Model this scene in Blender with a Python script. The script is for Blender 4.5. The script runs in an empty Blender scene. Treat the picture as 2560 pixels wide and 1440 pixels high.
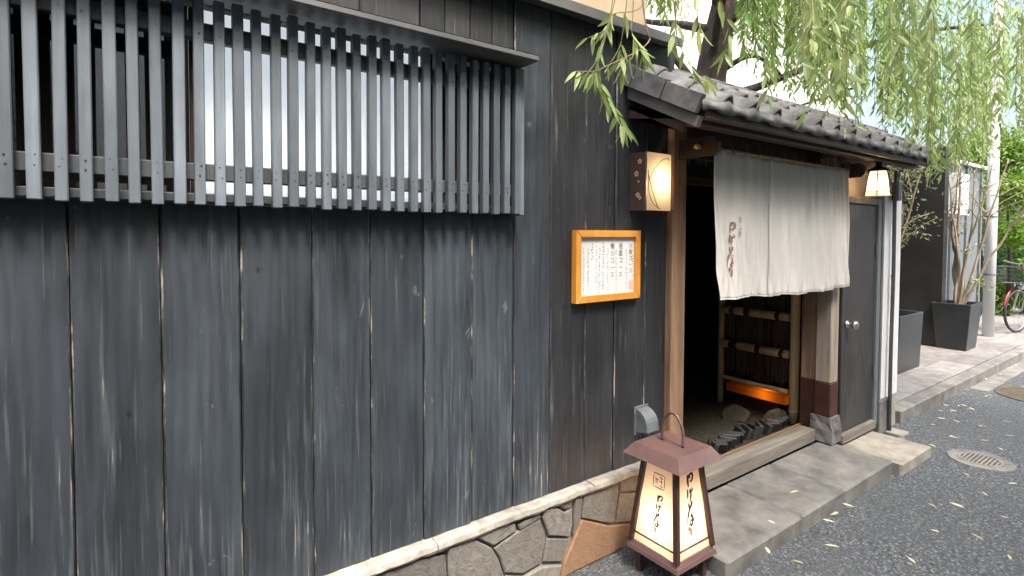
import bpy, bmesh, math, random
from mathutils import Vector, Matrix
random.seed(7)
R = math.radians
scene = bpy.context.scene
COL = scene.collection

# ------------------------------------------------------------------ camera
YAW, PITCH, ROLL = R(35.95), R(-1.9), R(0.175)
FPX, CXP, CYP, EYE = 1350.0, 1280.0, 629.7, 1.5
fw = Vector((math.sin(YAW)*math.cos(PITCH), math.cos(YAW)*math.cos(PITCH), math.sin(PITCH)))
rt = Vector((math.cos(YAW), -math.sin(YAW), 0)); up = rt.cross(fw)
rt, up = rt*math.cos(ROLL)+up*math.sin(ROLL), -rt*math.sin(ROLL)+up*math.cos(ROLL)
cam_d = bpy.data.cameras.new('camera'); cam = bpy.data.objects.new('camera', cam_d); COL.objects.link(cam)
cam.matrix_world = Matrix(((rt.x, up.x, -fw.x, 0), (rt.y, up.y, -fw.y, 0), (rt.z, up.z, -fw.z, EYE), (0, 0, 0, 1)))
cam_d.sensor_width = 36; cam_d.lens = 36*FPX/2560; cam_d.shift_y = -(720-CYP)/2560
cam_d.clip_start = .05; cam_d.clip_end = 500
scene.camera = cam

# ------------------------------------------------------------------ sky, sun, exposure
TO_SUN = Vector((-.10, -.52, .85)).normalized()
world = bpy.data.worlds.new('World'); scene.world = world; world.use_nodes = True
wn = world.node_tree.nodes; wl = world.node_tree.links
sky = wn.new('ShaderNodeTexSky'); sky.sky_type = 'NISHITA'; sky.sun_disc = False
sky.sun_elevation = math.asin(TO_SUN.z); sky.sun_rotation = math.atan2(TO_SUN.x, TO_SUN.y)
sky.air_density = 1.0; sky.dust_density = 7.0; sky.ozone_density = 1.0
wl.new(sky.outputs[0], wn['Background'].inputs[0]); wn['Background'].inputs[1].default_value = .15
sun_d = bpy.data.lights.new('sun', 'SUN'); sun_d.energy = 1.5; sun_d.angle = R(12); sun_d.color = (1, .97, .93)
sun = bpy.data.objects.new('sun', sun_d); COL.objects.link(sun)
sun.rotation_euler = (-TO_SUN).to_track_quat('-Z', 'Y').to_euler(); sun.location = TO_SUN*40
vs = scene.view_settings; vs.view_transform = 'Standard'; vs.look = 'None'; vs.gamma = 1; vs.exposure = 1.9
scene.cycles.use_denoising = True
scene.cycles.max_bounces = 8; scene.cycles.diffuse_bounces = 4; scene.cycles.transparent_max_bounces = 8
scene.cycles.caustics_reflective = False; scene.cycles.caustics_refractive = False
scene.cycles.sample_clamp_indirect = 6

# ------------------------------------------------------------------ object helpers
ORG = {}
def org(p): return ORG.get(p.name, Vector((0, 0, 0))) if p else Vector((0, 0, 0))
def put(name, me, origin, parent=None):
    o = bpy.data.objects.new(name, me); COL.objects.link(o)
    o.parent = parent; o.location = Vector(origin) - org(parent); ORG[o.name] = Vector(origin)
    return o
def tag(o, label, cat, group=None):
    o['label'] = label; o['category'] = cat
    if group: o['group'] = group
    return o
def thing(name, loc, label, cat, group=None, rot=0, local=False):
    o = bpy.data.objects.new(name, None); COL.objects.link(o); o.empty_display_size = .1
    o.location = loc; o.rotation_euler = (0, 0, rot)
    ORG[o.name] = Vector((0, 0, 0)) if local else Vector(loc)
    return tag(o, label, cat, group)
def struct(o): o['kind'] = 'structure'; return o
def stuff(o): o['kind'] = 'stuff'; return o

class MB:
    """collects vertices and faces of one mesh"""
    def __init__(s): s.v = []; s.f = []; s.sm = False
    def add(s, v, f):
        n = len(s.v); s.v += [tuple(q) for q in v]; s.f += [tuple(i+n for i in q) for q in f]; return s
    def box(s, x, y, z, bev=0):
        x0, x1 = sorted(x); y0, y1 = sorted(y); z0, z1 = sorted(z)
        if bev <= 0:
            v = [(a, b, c) for a in (x0, x1) for b in (y0, y1) for c in (z0, z1)]
            return s.add(v, [(0, 1, 3, 2), (4, 6, 7, 5), (0, 4, 5, 1), (2, 3, 7, 6), (0, 2, 6, 4), (1, 5, 7, 3)])
        bm = bmesh.new(); bmesh.ops.create_cube(bm, size=1)
        for v in bm.verts:
            v.co = Vector(((x0+x1)/2+v.co.x*(x1-x0), (y0+y1)/2+v.co.y*(y1-y0), (z0+z1)/2+v.co.z*(z1-z0)))
        b = min(bev, (x1-x0)*.45, (y1-y0)*.45, (z1-z0)*.45)
        bmesh.ops.bevel(bm, geom=bm.edges[:], offset=b, segments=1, affect='EDGES', profile=.5)
        bm.verts.index_update(); s.add([v.co for v in bm.verts], [[v.index for v in f.verts] for f in bm.faces]); bm.free(); return s
    def tube(s, pts, rad, n=8, cap=True):
        pts = [Vector(p) for p in pts]
        if not hasattr(rad, '__len__'): rad = [rad]*len(pts)
        base = len(s.v); prev = None
        for i, p in enumerate(pts):
            d = (pts[min(i+1, len(pts)-1)]-pts[max(i-1, 0)]).normalized()
            if prev is None:
                a = d.orthogonal().normalized()
            else:
                a = (prev - d*prev.dot(d)); a = a.normalized() if a.length > 1e-6 else d.orthogonal().normalized()
            prev = a; b = d.cross(a)
            for k in range(n):
                t = 2*math.pi*k/n
                q = p+(a*math.cos(t)+b*math.sin(t))*rad[i]; s.v.append(tuple(q))
        for i in range(len(pts)-1):
            for k in range(n):
                s.f.append((base+i*n+k, base+i*n+(k+1) % n, base+(i+1)*n+(k+1) % n, base+(i+1)*n+k))
        if cap:
            s.f.append(tuple(base+k for k in reversed(range(n)))); e = base+(len(pts)-1)*n; s.f.append(tuple(e+k for k in range(n)))
        return s
    def lathe(s, prof, c=(0, 0, 0), n=16, axis='z'):
        base = len(s.v)
        for r, h in prof:
            for k in range(n):
                t = 2*math.pi*k/n; a, b = r*math.cos(t), r*math.sin(t)
                p = {'z': (a, b, h), 'y': (a, h, b), 'x': (h, a, b)}[axis]
                s.v.append((p[0]+c[0], p[1]+c[1], p[2]+c[2]))
        for i in range(len(prof)-1):
            for k in range(n):
                s.f.append((base+i*n+k, base+i*n+(k+1) % n, base+(i+1)*n+(k+1) % n, base+(i+1)*n+k))
        s.f.append(tuple(base+k for k in range(n))); e = base+(len(prof)-1)*n; s.f.append(tuple(e+k for k in reversed(range(n))))
        return s
    def frustum(s, cx, cy, h0, h1, z0, z1):
        v = [(cx+a*h0, cy+b*h0, z0) for a, b in ((-1, -1), (1, -1), (1, 1), (-1, 1))]+[(cx+a*h1, cy+b*h1, z1) for a, b in ((-1, -1), (1, -1), (1, 1), (-1, 1))]
        return s.add(v, [(3, 2, 1, 0), (4, 5, 6, 7)]+[(i, (i+1) % 4, 4+(i+1) % 4, 4+i) for i in range(4)])
    def prism(s, poly, y0, y1, inset=0, dep=0):
        """poly of (x, z); front face at y0 (street side)"""
        n = len(poly); cx = sum(p[0] for p in poly)/n; cz = sum(p[1] for p in poly)/n
        A = sum(poly[i][0]*poly[(i+1) % n][1]-poly[(i+1) % n][0]*poly[i][1] for i in range(n))
        if A < 0: poly = poly[::-1]
        def ins(p, d):
            v = Vector((p[0]-cx, p[1]-cz)); L = max(v.length, 1e-6); v *= max(0, (L-d)/L); return (cx+v.x, cz+v.y)
        rings = [[(p[0], y1, p[1]) for p in poly], [(p[0], y0+dep, p[1]) for p in poly]]
        if inset: rings.append([(q[0], y0, q[1]) for q in (ins(p, inset) for p in poly)])
        else: rings[1] = [(p[0], y0, p[1]) for p in poly]
        v = [p for r_ in rings for p in r_]; f = []
        for i in range(len(rings)-1):
            for k in range(n):
                f.append((i*n+k, (i+1)*n+k, (i+1)*n+(k+1) % n, i*n+(k+1) % n))
        f.append(tuple(reversed(range(n)))); e = (len(rings)-1)*n; f.append(tuple(e+k for k in range(n)))
        return s.add(v, f)
    def mesh(s, name, mat, origin, smooth=False):
        o = Vector(origin)
        me = bpy.data.meshes.new(name); me.from_pydata([(a-o.x, b-o.y, c-o.z) for a, b, c in s.v], [], s.f); me.validate()
        bm = bmesh.new(); bm.from_mesh(me); bmesh.ops.recalc_face_normals(bm, faces=bm.faces[:]); bm.to_mesh(me); bm.free()
        if mat: me.materials.append(mat)
        if smooth:
            for p in me.polygons: p.use_smooth = True
        return me
    def build(s, name, mat, parent=None, origin=None, smooth=False, recalc=True):
        if origin is None:
            xs, ys, zs = zip(*s.v); origin = ((min(xs)+max(xs))/2, (min(ys)+max(ys))/2, min(zs))
        return put(name, s.mesh(name, mat, origin, smooth), origin, parent)
def box(name, x, y, z, mat, parent=None, bev=.002): return MB().box(x, y, z, bev).build(name, mat, parent)
def tube(name, pts, rad, mat, parent=None, n=8, smooth=True): return MB().tube(pts, rad, n).build(name, mat, parent, smooth=smooth)
def leafmesh(name, v, f, mat):
    me = bpy.data.meshes.new(name); me.from_pydata(v, [], f); me.materials.append(mat); return me
def spline(P, m=5):
    P = [Vector(p) for p in P]; out = []
    for i in range(len(P)-1):
        a, b, c, d = P[max(i-1, 0)], P[i], P[i+1], P[min(i+2, len(P)-1)]
        for k in range(m):
            t = k/m
            out.append(.5*((2*b)+(c-a)*t+(2*a-5*b+4*c-d)*t*t+(3*b-a-3*c+d)*t*t*t))
    return out+[P[-1]]
def at(px, py, Y):
    """where the line of sight through a point of the photograph meets the upright plane y = Y"""
    d = fw+rt*((px-CXP)/FPX)-up*((py-CYP)/FPX); return Vector((0, 0, EYE))+d*(Y/d.y)

# ------------------------------------------------------------------ material helpers
def new_mat(name):
    m = bpy.data.materials.new(name); m.use_nodes = True
    nt = m.node_tree; return m, nt, nt.nodes, nt.links, nt.nodes['Principled BSDF']
def coords(nt, scale=(1, 1, 1), kind='Object', rnd=True):
    N, L = nt.nodes, nt.links
    tc = N.new('ShaderNodeTexCoord'); src = tc.outputs[kind]
    if kind == 'World':
        pass
    if rnd:
        oi = N.new('ShaderNodeObjectInfo'); mu = N.new('ShaderNodeMath'); mu.operation = 'MULTIPLY'; mu.inputs[1].default_value = 37.0
        L.new(oi.outputs['Random'], mu.inputs[0]); ad = N.new('ShaderNodeVectorMath'); ad.operation = 'ADD'
        L.new(src, ad.inputs[0]); L.new(mu.outputs[0], ad.inputs[1]); src = ad.outputs[0]
    mp = N.new('ShaderNodeMapping'); mp.inputs['Scale'].default_value = scale; L.new(src, mp.inputs[0]); return mp.outputs[0]
def noise(nt, vec, scale, detail=5, rough=.6, dist=0):
    n = nt.nodes.new('ShaderNodeTexNoise'); n.inputs['Scale'].default_value = scale; n.inputs['Detail'].default_value = detail
    n.inputs['Roughness'].default_value = rough; n.inputs['Distortion'].default_value = dist
    nt.links.new(vec, n.inputs['Vector']); return n.outputs['Fac']
def ramp(nt, fac, stops):
    r = nt.nodes.new('ShaderNodeValToRGB'); e = r.color_ramp.elements
    while len(e) < len(stops): e.new(.5)
    for k, (p, c) in enumerate(stops):
        e[k].position = p; e[k].color = (*c, 1) if hasattr(c, '__len__') else (c, c, c, 1)
    nt.links.new(fac, r.inputs[0]); return r.outputs[0]
def mixc(nt, fac, a, b):
    m = nt.nodes.new('ShaderNodeMix'); m.data_type = 'RGBA'
    for i, q in ((0, fac), (6, a), (7, b)):
        if hasattr(q, 'is_output'): nt.links.new(q, m.inputs[i])
        else: m.inputs[i].default_value = (*q, 1) if hasattr(q, '__len__') else q
    return m.outputs[2]
def math_(nt, op, a, b=0.0):
    m = nt.nodes.new('ShaderNodeMath'); m.operation = op
    for i, q in enumerate((a, b)):
        if hasattr(q, 'is_output'): nt.links.new(q, m.inputs[i])
        else: m.inputs[i].default_value = q
    return m.outputs[0]
def bump(nt, h, bsdf, strength=.3, dist=.01):
    b = nt.nodes.new('ShaderNodeBump'); b.inputs['Strength'].default_value = strength; b.inputs['Distance'].default_value = dist
    nt.links.new(h, b.inputs['Height']); nt.links.new(b.outputs[0], bsdf.inputs['Normal'])
def rand_val(nt, lo, hi):
    oi = nt.nodes.new('ShaderNodeObjectInfo'); mr = nt.nodes.new('ShaderNodeMapRange')
    mr.inputs[3].default_value = lo; mr.inputs[4].default_value = hi; nt.links.new(oi.outputs['Random'], mr.inputs[0]); return mr.outputs[0]
def vary(nt, col, lo=.85, hi=1.15):
    h = nt.nodes.new('ShaderNodeHueSaturation'); nt.links.new(rand_val(nt, lo, hi), h.inputs['Value']); nt.links.new(col, h.inputs['Color']); return h.outputs[0]
def simple(name, c1, c2, scale=8, stretch=(1, 1, 1), rough=.6, bmp=.15, bd=.004, metal=0, spec=.5, lo=.92, hi=1.08, detail=6):
    m, nt, N, L, B = new_mat(name); v = coords(nt, stretch)
    f = noise(nt, v, scale, detail, .65); c = ramp(nt, f, [(.3, c1), (.7, c2)])
    L.new(vary(nt, c, lo, hi), B.inputs['Base Color']); B.inputs['Roughness'].default_value = rough; B.inputs['Metallic'].default_value = metal
    B.inputs['Specular IOR Level'].default_value = spec
    if bmp: bump(nt, f, B, bmp, bd)
    return m

def make_black_wood(name, dark, lite, wear_amt=1.0, rough=.42):
    """black-stained boards: long grain, grey sheen streaks, pale bare wood where splashed and knocked"""
    m, nt, N, L, B = new_mat(name)
    v = coords(nt, (1, 1, .06)); g = noise(nt, v, 38, 7, .7, .4)
    v2 = coords(nt, (1, 1, .22)); big = noise(nt, v2, 7, 5, .6, .8)
    wv = N.new('ShaderNodeTexWave'); wv.wave_type = 'BANDS'; wv.bands_direction = 'X'; wv.inputs['Scale'].default_value = 9; wv.inputs['Distortion'].default_value = 13
    wv.inputs['Detail'].default_value = 3; wv.inputs['Detail Scale'].default_value = .9; L.new(coords(nt, (1, 1, .13)), wv.inputs['Vector'])
    g = math_(nt, 'ADD', math_(nt, 'MULTIPLY', g, .85), math_(nt, 'MULTIPLY', wv.outputs['Fac'], .15))
    c = ramp(nt, g, [(.22, dark), (.75, lite)])
    patch = ramp(nt, big, [(.35, 0.0), (.7, 1.0)])
    pn = noise(nt, coords(nt, (1, 1, .45)), 3.2, 4, .6, .6); patch2 = ramp(nt, pn, [(.42, 0.0), (.68, 1.0)])
    c = mixc(nt, math_(nt, 'MULTIPLY', patch, .5), c, tuple(q*1.6 for q in lite))
    c = mixc(nt, math_(nt, 'MULTIPLY', math_(nt, 'MULTIPLY', patch2, g), .85), c, tuple(q*2.3 for q in lite))
    # worn streaks: thin vertical threads, more of them where rain splashes the foot of the wall
    geo = N.new('ShaderNodeNewGeometry'); sp = N.new('ShaderNodeSeparateXYZ'); L.new(geo.outputs['Position'], sp.inputs[0])
    low = N.new('ShaderNodeMapRange'); low.inputs[1].default_value = 1.25; low.inputs[2].default_value = .35; L.new(sp.outputs[2], low.inputs[0])
    v3 = coords(nt, (1, 1, .035)); th = noise(nt, v3, 85, 4, .6, .15)
    v4 = coords(nt, (1, 1, .3)); cl = noise(nt, v4, 6, 4, .6, .5)
    thr = math_(nt, 'ADD', math_(nt, 'MULTIPLY', low.outputs[0], .10*wear_amt), math_(nt, 'MULTIPLY', math_(nt, 'SUBTRACT', cl, .5), .42))
    w = math_(nt, 'ADD', th, thr)
    grey = ramp(nt, w, [(.61, 0.0), (.74, 1.0)]); pale = ramp(nt, w, [(.762, 0.0), (.80, 1.0)])
    c = mixc(nt, math_(nt, 'MULTIPLY', grey, .5), c, (.12, .135, .145))
    c = mixc(nt, math_(nt, 'MULTIPLY', pale, .75*wear_amt), c, (.42, .36, .29))
    sc = noise(nt, coords(nt, (1, 1, .55)), 13, 5, .65, 1.2); scf = math_(nt, 'MULTIPLY', ramp(nt, sc, [(.66, 0.0), (.71, 1.0)]), .55*wear_amt)
    c = mixc(nt, scf, c, (.15, .165, .17))
    kn = N.new('ShaderNodeTexVoronoi'); kn.inputs['Scale'].default_value = 4.2; L.new(coords(nt, (1, 1, .55)), kn.inputs['Vector'])
    c = mixc(nt, ramp(nt, kn.outputs['Distance'], [(.018, .9), (.034, 0.0)]), c, (.006, .006, .007))
    L.new(vary(nt, c, .72, 1.32), B.inputs['Base Color'])
    rr = N.new('ShaderNodeMapRange'); rr.inputs[3].default_value = rough-.08; rr.inputs[4].default_value = rough+.2; L.new(big, rr.inputs[0])
    L.new(rr.outputs[0], B.inputs['Roughness']); B.inputs['Specular IOR Level'].default_value = .5
    bump(nt, math_(nt, 'ADD', g, math_(nt, 'MULTIPLY', th, .5)), B, .35, .004)
    return m
M = {}
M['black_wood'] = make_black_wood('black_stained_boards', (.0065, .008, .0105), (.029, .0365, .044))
M['black_wood_dark'] = make_black_wood('darker_black_boards', (.006, .0063, .007), (.019, .0205, .023), .5)  # darker, less worn tone for boards at the right and above the ledge
M['slat_wood'] = make_black_wood('grey_black_lattice_wood', (.040, .050, .060), (.076, .092, .107), .15, .5)
M['rail_wood'] = make_black_wood('dark_lattice_rail_wood', (.016, .018, .021), (.036, .041, .046), .15, .5)
M['dark_wood'] = simple('dark_brown_timber', (.022, .012, .007), (.06, .032, .018), 30, (1, 1, .12), .55)
M['dark_beam'] = simple('dark_brown_beam', (.03, .017, .010), (.085, .045, .025), 30, (.1, 1, 1), .55)
M['brown_post'] = simple('weathered_brown_post', (.14, .075, .04), (.36, .24, .15), 26, (1, 1, .07), .7, .3)
M['grey_post'] = simple('pale_weathered_post', (.24, .19, .14), (.52, .45, .37), 26, (1, 1, .07), .75, .3)
M['red_band'] = simple('dark_red_metal_wrap', (.05, .018, .012), (.09, .032, .02), 14, (1, 1, 1), .5)
M['barge'] = simple('grey_weathered_board', (.13, .115, .1), (.3, .27, .24), 16, (1, .4, 1), .75, .25)
M['tile'] = simple('grey_clay_roof_tile', (.085, .087, .09), (.23, .23, .23), 14, (1, 1, 1), .62, .2)
M['cream'] = simple('cream_plaster', (.5, .41, .3), (.6, .5, .38), 5, (1, 1, 1), .85, .1)
M['beige'] = simple('beige_render', (.52, .40, .26), (.62, .49, .34), 5, (1, 1, 1), .85, .1)
M['coping'] = simple('grey_sheet_coping', (.06, .062, .064), (.14, .14, .138), 6, (.3, 1, 1), .5, .05)
M['concrete'] = simple('grey_step_concrete', (.085, .085, .08), (.25, .24, .22), 6, (1, 1, 1), .8, .3)
M['concrete_pale'] = simple('pale_concrete', (.20, .18, .15), (.40, .37, .315), 7, (1, 1, 1), .85, .35)
M['cap'] = simple('pale_mortar_cap', (.17, .16, .135), (.44, .41, .36), 12, (1, 1, 1), .85, .5, .008)
M['mortar'] = simple('joint_mortar', (.16, .15, .13), (.3, .28, .25), 18, (1, 1, 1), .9, .3)
M['pillar_white'] = simple('white_painted_board', (.68, .69, .7), (.78, .79, .8), 5, (1, 1, .3), .5, .05)
M['gunmetal'] = simple('dark_grey_metal', (.05, .052, .055), (.085, .088, .09), 6, (1, 1, 1), .4, .05)
M['vent'] = simple('grey_galvanised_metal', (.10, .115, .125), (.19, .21, .225), 9, (1, 1, 1), .45, .08, metal=.2)
M['steel'] = simple('brushed_steel', (.5, .49, .46), (.62, .6, .57), 9, (1, 1, 1), .28, .02, metal=.9)
M['brass'] = simple('worn_brass_track', (.30, .20, .09), (.42, .3, .15), 9, (.1, 1, 1), .4, .05, metal=.5)
M['soil'] = simple('dark_soil', (.012, .010, .008), (.04, .033, .026), 30, (1, 1, 1), .95, .6, .01)
M['rock'] = simple('brown_garden_rock', (.022, .017, .011), (.095, .073, .048), 11, (1, 1, 1), .85, 1.0, .04)
M['sill'] = simple('grey_weathered_sill', (.12, .105, .085), (.27, .25, .215), 26, (.07, 1, 1), .75, .3)
M['door_wood'] = make_black_wood('dark_brown_black_door', (.013, .012, .012), (.034, .031, .030), .25, .42)
M['ink'] = simple('black_ink', (.03, .03, .035), (.05, .05, .055), 9, bmp=0)
M['ink_grey'] = simple('thin_grey_ink', (.14, .14, .15), (.2, .2, .21), 9, bmp=0)
M['ink_brown'] = simple('brown_dye', (.24, .145, .11), (.33, .215, .17), 9, bmp=0)
M['ink_faint'] = simple('faint_brown_dye', (.34, .29, .26), (.4, .35, .31), 9, bmp=0)
M['ink_red'] = simple('red_seal_ink', (.55, .12, .09), (.62, .18, .14), 9, bmp=0)
M['seal_pink'] = simple('pale_red_seal', (.75, .42, .36), (.82, .52, .45), 60, bmp=0)
M['paper'] = simple('white_menu_paper', (.78, .79, .79), (.84, .85, .85), 3, bmp=.03)
M['frame_wood'] = simple('honey_varnished_wood', (.62, .25, .035), (.78, .36, .06), 24, (1, 1, .2), .35, .05, lo=.97, hi=1.03)
M['lantern_metal'] = simple('reddish_brown_enamel', (.115, .068, .062), (.165, .10, .092), 6, (1, 1, 1), .33, .03)
M['lantern_dark'] = simple('dark_brown_enamel', (.04, .02, .016), (.06, .03, .024), 6, (1, 1, 1), .4, .03)
M['lamp_brown'] = simple('brown_lamp_body', (.045, .03, .024), (.075, .05, .04), 10, (1, 1, 1), .5, .05)
M['glow_hole'] = None
M['bamboo'] = simple('aged_bamboo', (.48, .33, .15), (.68, .52, .28), 14, (1, 1, .1), .45, .08)
M['bamboo_flat'] = simple('aged_bamboo_rail', (.42, .27, .12), (.64, .46, .24), 14, (1, .1, 1), .45, .08)
M['rope'] = simple('black_hemp_rope', (.012, .01, .008), (.03, .026, .02), 60, (1, 1, 1), .9, .5)
M['twig'] = simple('dark_brushwood', (.03, .02, .012), (.12, .085, .055), 40, (1, 1, .1), .8, .3)
M['black_tile'] = simple('black_edging_tile', (.018, .018, .018), (.06, .06, .058), 20, (1, 1, 1), .5, .3)
M['planter'] = simple('black_resin_planter', (.022, .025, .028), (.045, .05, .054), 4, (1, 1, 1), .38, .03)
M['panel_dark'] = simple('near_black_stone_panel', (.018, .017, .017), (.035, .033, .032), 3, (1, 1, 1), .45, .05)
M['wall_grey'] = simple('blue_grey_wall', (.12, .14, .155), (.16, .185, .2), 4, (1, 1, 1), .6, .03)
M['white_metal'] = simple('white_enamel_box', (.78, .79, .8), (.82, .83, .84), 4, (1, 1, 1), .4, .02)
M['bark_stem'] = simple('pale_brown_stem_bark', (.2, .15, .1), (.42, .34, .25), 24, (1, 1, .2), .85, .4)
M['bark'] = simple('dark_willow_bark', (.010, .008, .006), (.06, .042, .028), 17, (1, 1, .22), .9, 1.0, .05)
M['twig_green'] = simple('yellow_green_twig', (.13, .12, .05), (.26, .22, .10), 20, (1, 1, .2), .6, .1)
M['twig_brown'] = simple('red_brown_twig', (.2, .12, .08), (.32, .2, .14), 20, (1, 1, .2), .6, .1)
M['far_wall'] = simple('off_white_far_wall', (.66, .65, .63), (.76, .75, .73), 1.2, (1, 1, 1), .9, .05)
M['far_wall2'] = simple('pale_grey_opposite_wall', (.34, .33, .31), (.42, .41, .39), 1.5, (1, 1, 1), .9, .05)
M['iron'] = simple('rusty_cast_iron', (.07, .055, .035), (.17, .14, .09), 22, (1, 1, 1), .55, .5, metal=.3)
M['iron_grate'] = simple('grey_iron_grate', (.13, .12, .10), (.28, .26, .22), 22, (1, 1, 1), .6, .4)
M['tyre'] = simple('black_rubber', (.02, .02, .02), (.035, .035, .035), 20, bmp=.1)
M['bike_red'] = simple('red_cycle_paint', (.28, .02, .02), (.36, .035, .03), 6, rough=.3, bmp=0)
M['basket'] = simple('dark_grey_wire', (.05, .055, .06), (.09, .095, .1), 30, bmp=.1)
M['string'] = simple('brown_hemp_string', (.16, .11, .06), (.26, .19, .11), 60, bmp=.2)

def leaf_mat(name, c1, c2, trans=.45, rough=.42):
    m, nt, N, L, B = new_mat(name)
    geo = N.new('ShaderNodeNewGeometry'); oi = N.new('ShaderNodeObjectInfo')
    s = math_(nt, 'ADD', geo.outputs['Random Per Island'], oi.outputs['Random'])
    c = ramp(nt, math_(nt, 'FRACT', s), [(.1, c1), (.9, c2)])
    L.new(c, B.inputs['Base Color']); B.inputs['Roughness'].default_value = rough
    t = N.new('ShaderNodeBsdfTranslucent'); L.new(mixc(nt, .35, c, (c2[0]*1.6, c2[1]*1.35, c2[2]*.6)), t.inputs[0])
    mx = N.new('ShaderNodeMixShader'); mx.inputs[0].default_value = trans
    L.new(B.outputs[0], mx.inputs[1]); L.new(t.outputs[0], mx.inputs[2]); L.new(mx.outputs[0], N['Material Output'].inputs[0])
    return m
M['leaf_near'] = leaf_mat('pale_willow_leaf', (.20, .32, .12), (.44, .55, .25))
M['leaf'] = leaf_mat('willow_leaf', (.085, .18, .045), (.30, .45, .14))
M['leaf_hedge'] = leaf_mat('bright_hedge_leaf', (.06, .15, .02), (.19, .33, .03))
M['leaf_hedge_dark'] = leaf_mat('deep_green_leaf', (.03, .09, .03), (.08, .17, .06))
M['leaf_pot'] = leaf_mat('grey_green_leaf', (.12, .17, .08), (.34, .38, .22))
M['leaf_fallen'] = leaf_mat('dry_fallen_leaf', (.4, .34, .2), (.66, .62, .48), .1)

def lit_panel(name, col, trans=.75, rough=.6):
    m, nt, N, L, B = new_mat(name); v = coords(nt); f = noise(nt, v, 60, 4)
    c = ramp(nt, f, [(.3, tuple(q*.94 for q in col)), (.7, col)]); L.new(c, B.inputs['Base Color']); B.inputs['Roughness'].default_value = rough
    t = N.new('ShaderNodeBsdfTranslucent'); L.new(c, t.inputs[0])
    mx = N.new('ShaderNodeMixShader'); mx.inputs[0].default_value = trans; L.new(B.outputs[0], mx.inputs[1]); L.new(t.outputs[0], mx.inputs[2])
    L.new(mx.outputs[0], N['Material Output'].inputs[0]); return m
M['lantern_paper'] = lit_panel('cream_lantern_acrylic', (.88, .74, .60))
M['shade'] = lit_panel('cream_lamp_paper', (.88, .76, .58))
M['amber'] = lit_panel('amber_acrylic', (.8, .3, .03))
M['cloth'] = lit_panel('off_white_linen', (.84, .82, .78), .25, .9)
M['shoji'] = lit_panel('white_window_film', (.84, .87, .9), .3, .35)
_b = M['shoji'].node_tree.nodes['Principled BSDF']; _b.inputs['Emission Color'].default_value = (.9, .95, 1, 1); _b.inputs['Emission Strength'].default_value = .16  # glow added to brighten the film, standing in for daylight on it

def glass_dark():
    m, nt, N, L, B = new_mat('dark_window_glass'); B.inputs['Base Color'].default_value = (.012, .011, .010, 1)
    B.inputs['Roughness'].default_value = .03; B.inputs['Specular IOR Level'].default_value = 1.0; B.inputs['IOR'].default_value = 1.9
    v = coords(nt); bump(nt, noise(nt, v, 2.5, 2), B, .04, .02); return m
M['glass'] = glass_dark()
def edge_wear():
    m, nt, N, L, B = new_mat('chipped_board_edge'); f = noise(nt, coords(nt, (1, 1, .18)), 34, 5, .7, .3)
    c = ramp(nt, f, [(.40, (.012, .013, .015)), (.56, (.05, .054, .058)), (.64, (.30, .27, .23))]); L.new(c, B.inputs['Base Color']); B.inputs['Roughness'].default_value = .6; return m
M['edge_wear'] = edge_wear()

def asphalt():
    m, nt, N, L, B = new_mat('asphalt'); v = coords(nt, (1, 1, 1), 'Object', False)
    vo = N.new('ShaderNodeTexVoronoi'); vo.inputs['Scale'].default_value = 130; L.new(v, vo.inputs['Vector'])
    f = noise(nt, v, 55, 7, .75); b = noise(nt, v, 1.6, 5, .6)
    c = ramp(nt, f, [(.39, (.022, .026, .03)), (.57, (.095, .106, .114)), (.72, (.30, .315, .325))])
    sepc = N.new('ShaderNodeSeparateColor'); L.new(vo.outputs['Color'], sepc.inputs[0])
    sp = ramp(nt, sepc.outputs[0], [(.84, 0.0), (.95, 1.0)])
    c = mixc(nt, math_(nt, 'MULTIPLY', sp, .45), c, (.48, .48, .47))
    c = mixc(nt, ramp(nt, b, [(.38, 0.0), (.68, .6)]), c, (.075, .083, .088))
    L.new(c, B.inputs['Base Color']); B.inputs['Roughness'].default_value = .78
    bump(nt, math_(nt, 'ADD', f, math_(nt, 'MULTIPLY', vo.outputs['Distance'], -1.2)), B, .8, .006); return m
M['asphalt'] = asphalt()
def paving():
    m, nt, N, L, B = new_mat('grey_paving'); v = coords(nt)
    f = noise(nt, v, 9, 6, .65); c = ramp(nt, f, [(.3, (.13, .124, .12)), (.7, (.27, .258, .248))])
    L.new(vary(nt, c, .8, 1.15), B.inputs['Base Color']); B.inputs['Roughness'].default_value = .75; bump(nt, f, B, .2, .004); return m
M['paver'] = paving()
def flagstone(name, c1, c2):
    m, nt, N, L, B = new_mat(name); v = coords(nt, (1, 1, 1)); f = noise(nt, v, 22, 8, .75, 1.2); g = noise(nt, v, 45, 4, .6)
    c = ramp(nt, f, [(.28, c1), (.72, c2)]); L.new(vary(nt, c, .68, 1.28), B.inputs['Base Color']); B.inputs['Roughness'].default_value = .7
    bump(nt, math_(nt, 'ADD', f, math_(nt, 'MULTIPLY', g, .3)), B, .7, .012); return m
M['flag'] = flagstone('grey_brown_flagstone', (.095, .088, .075), (.25, .235, .205))
M['flag_orange'] = flagstone('rust_orange_flagstone', (.22, .115, .065), (.31, .20, .12))

# ================================================================== the setting
def sheet(name, x, y, z, mat):
    me = leafmesh(name, [(x[0], y[0], 0), (x[1], y[0], 0), (x[1], y[1], 0), (x[0], y[1], 0)], [(0, 1, 2, 3)], mat)
    return struct(put(name, me, (0, 0, z)))
sheet('road', (-60, 120), (-60, 60), 0, M['asphalt'])

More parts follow.
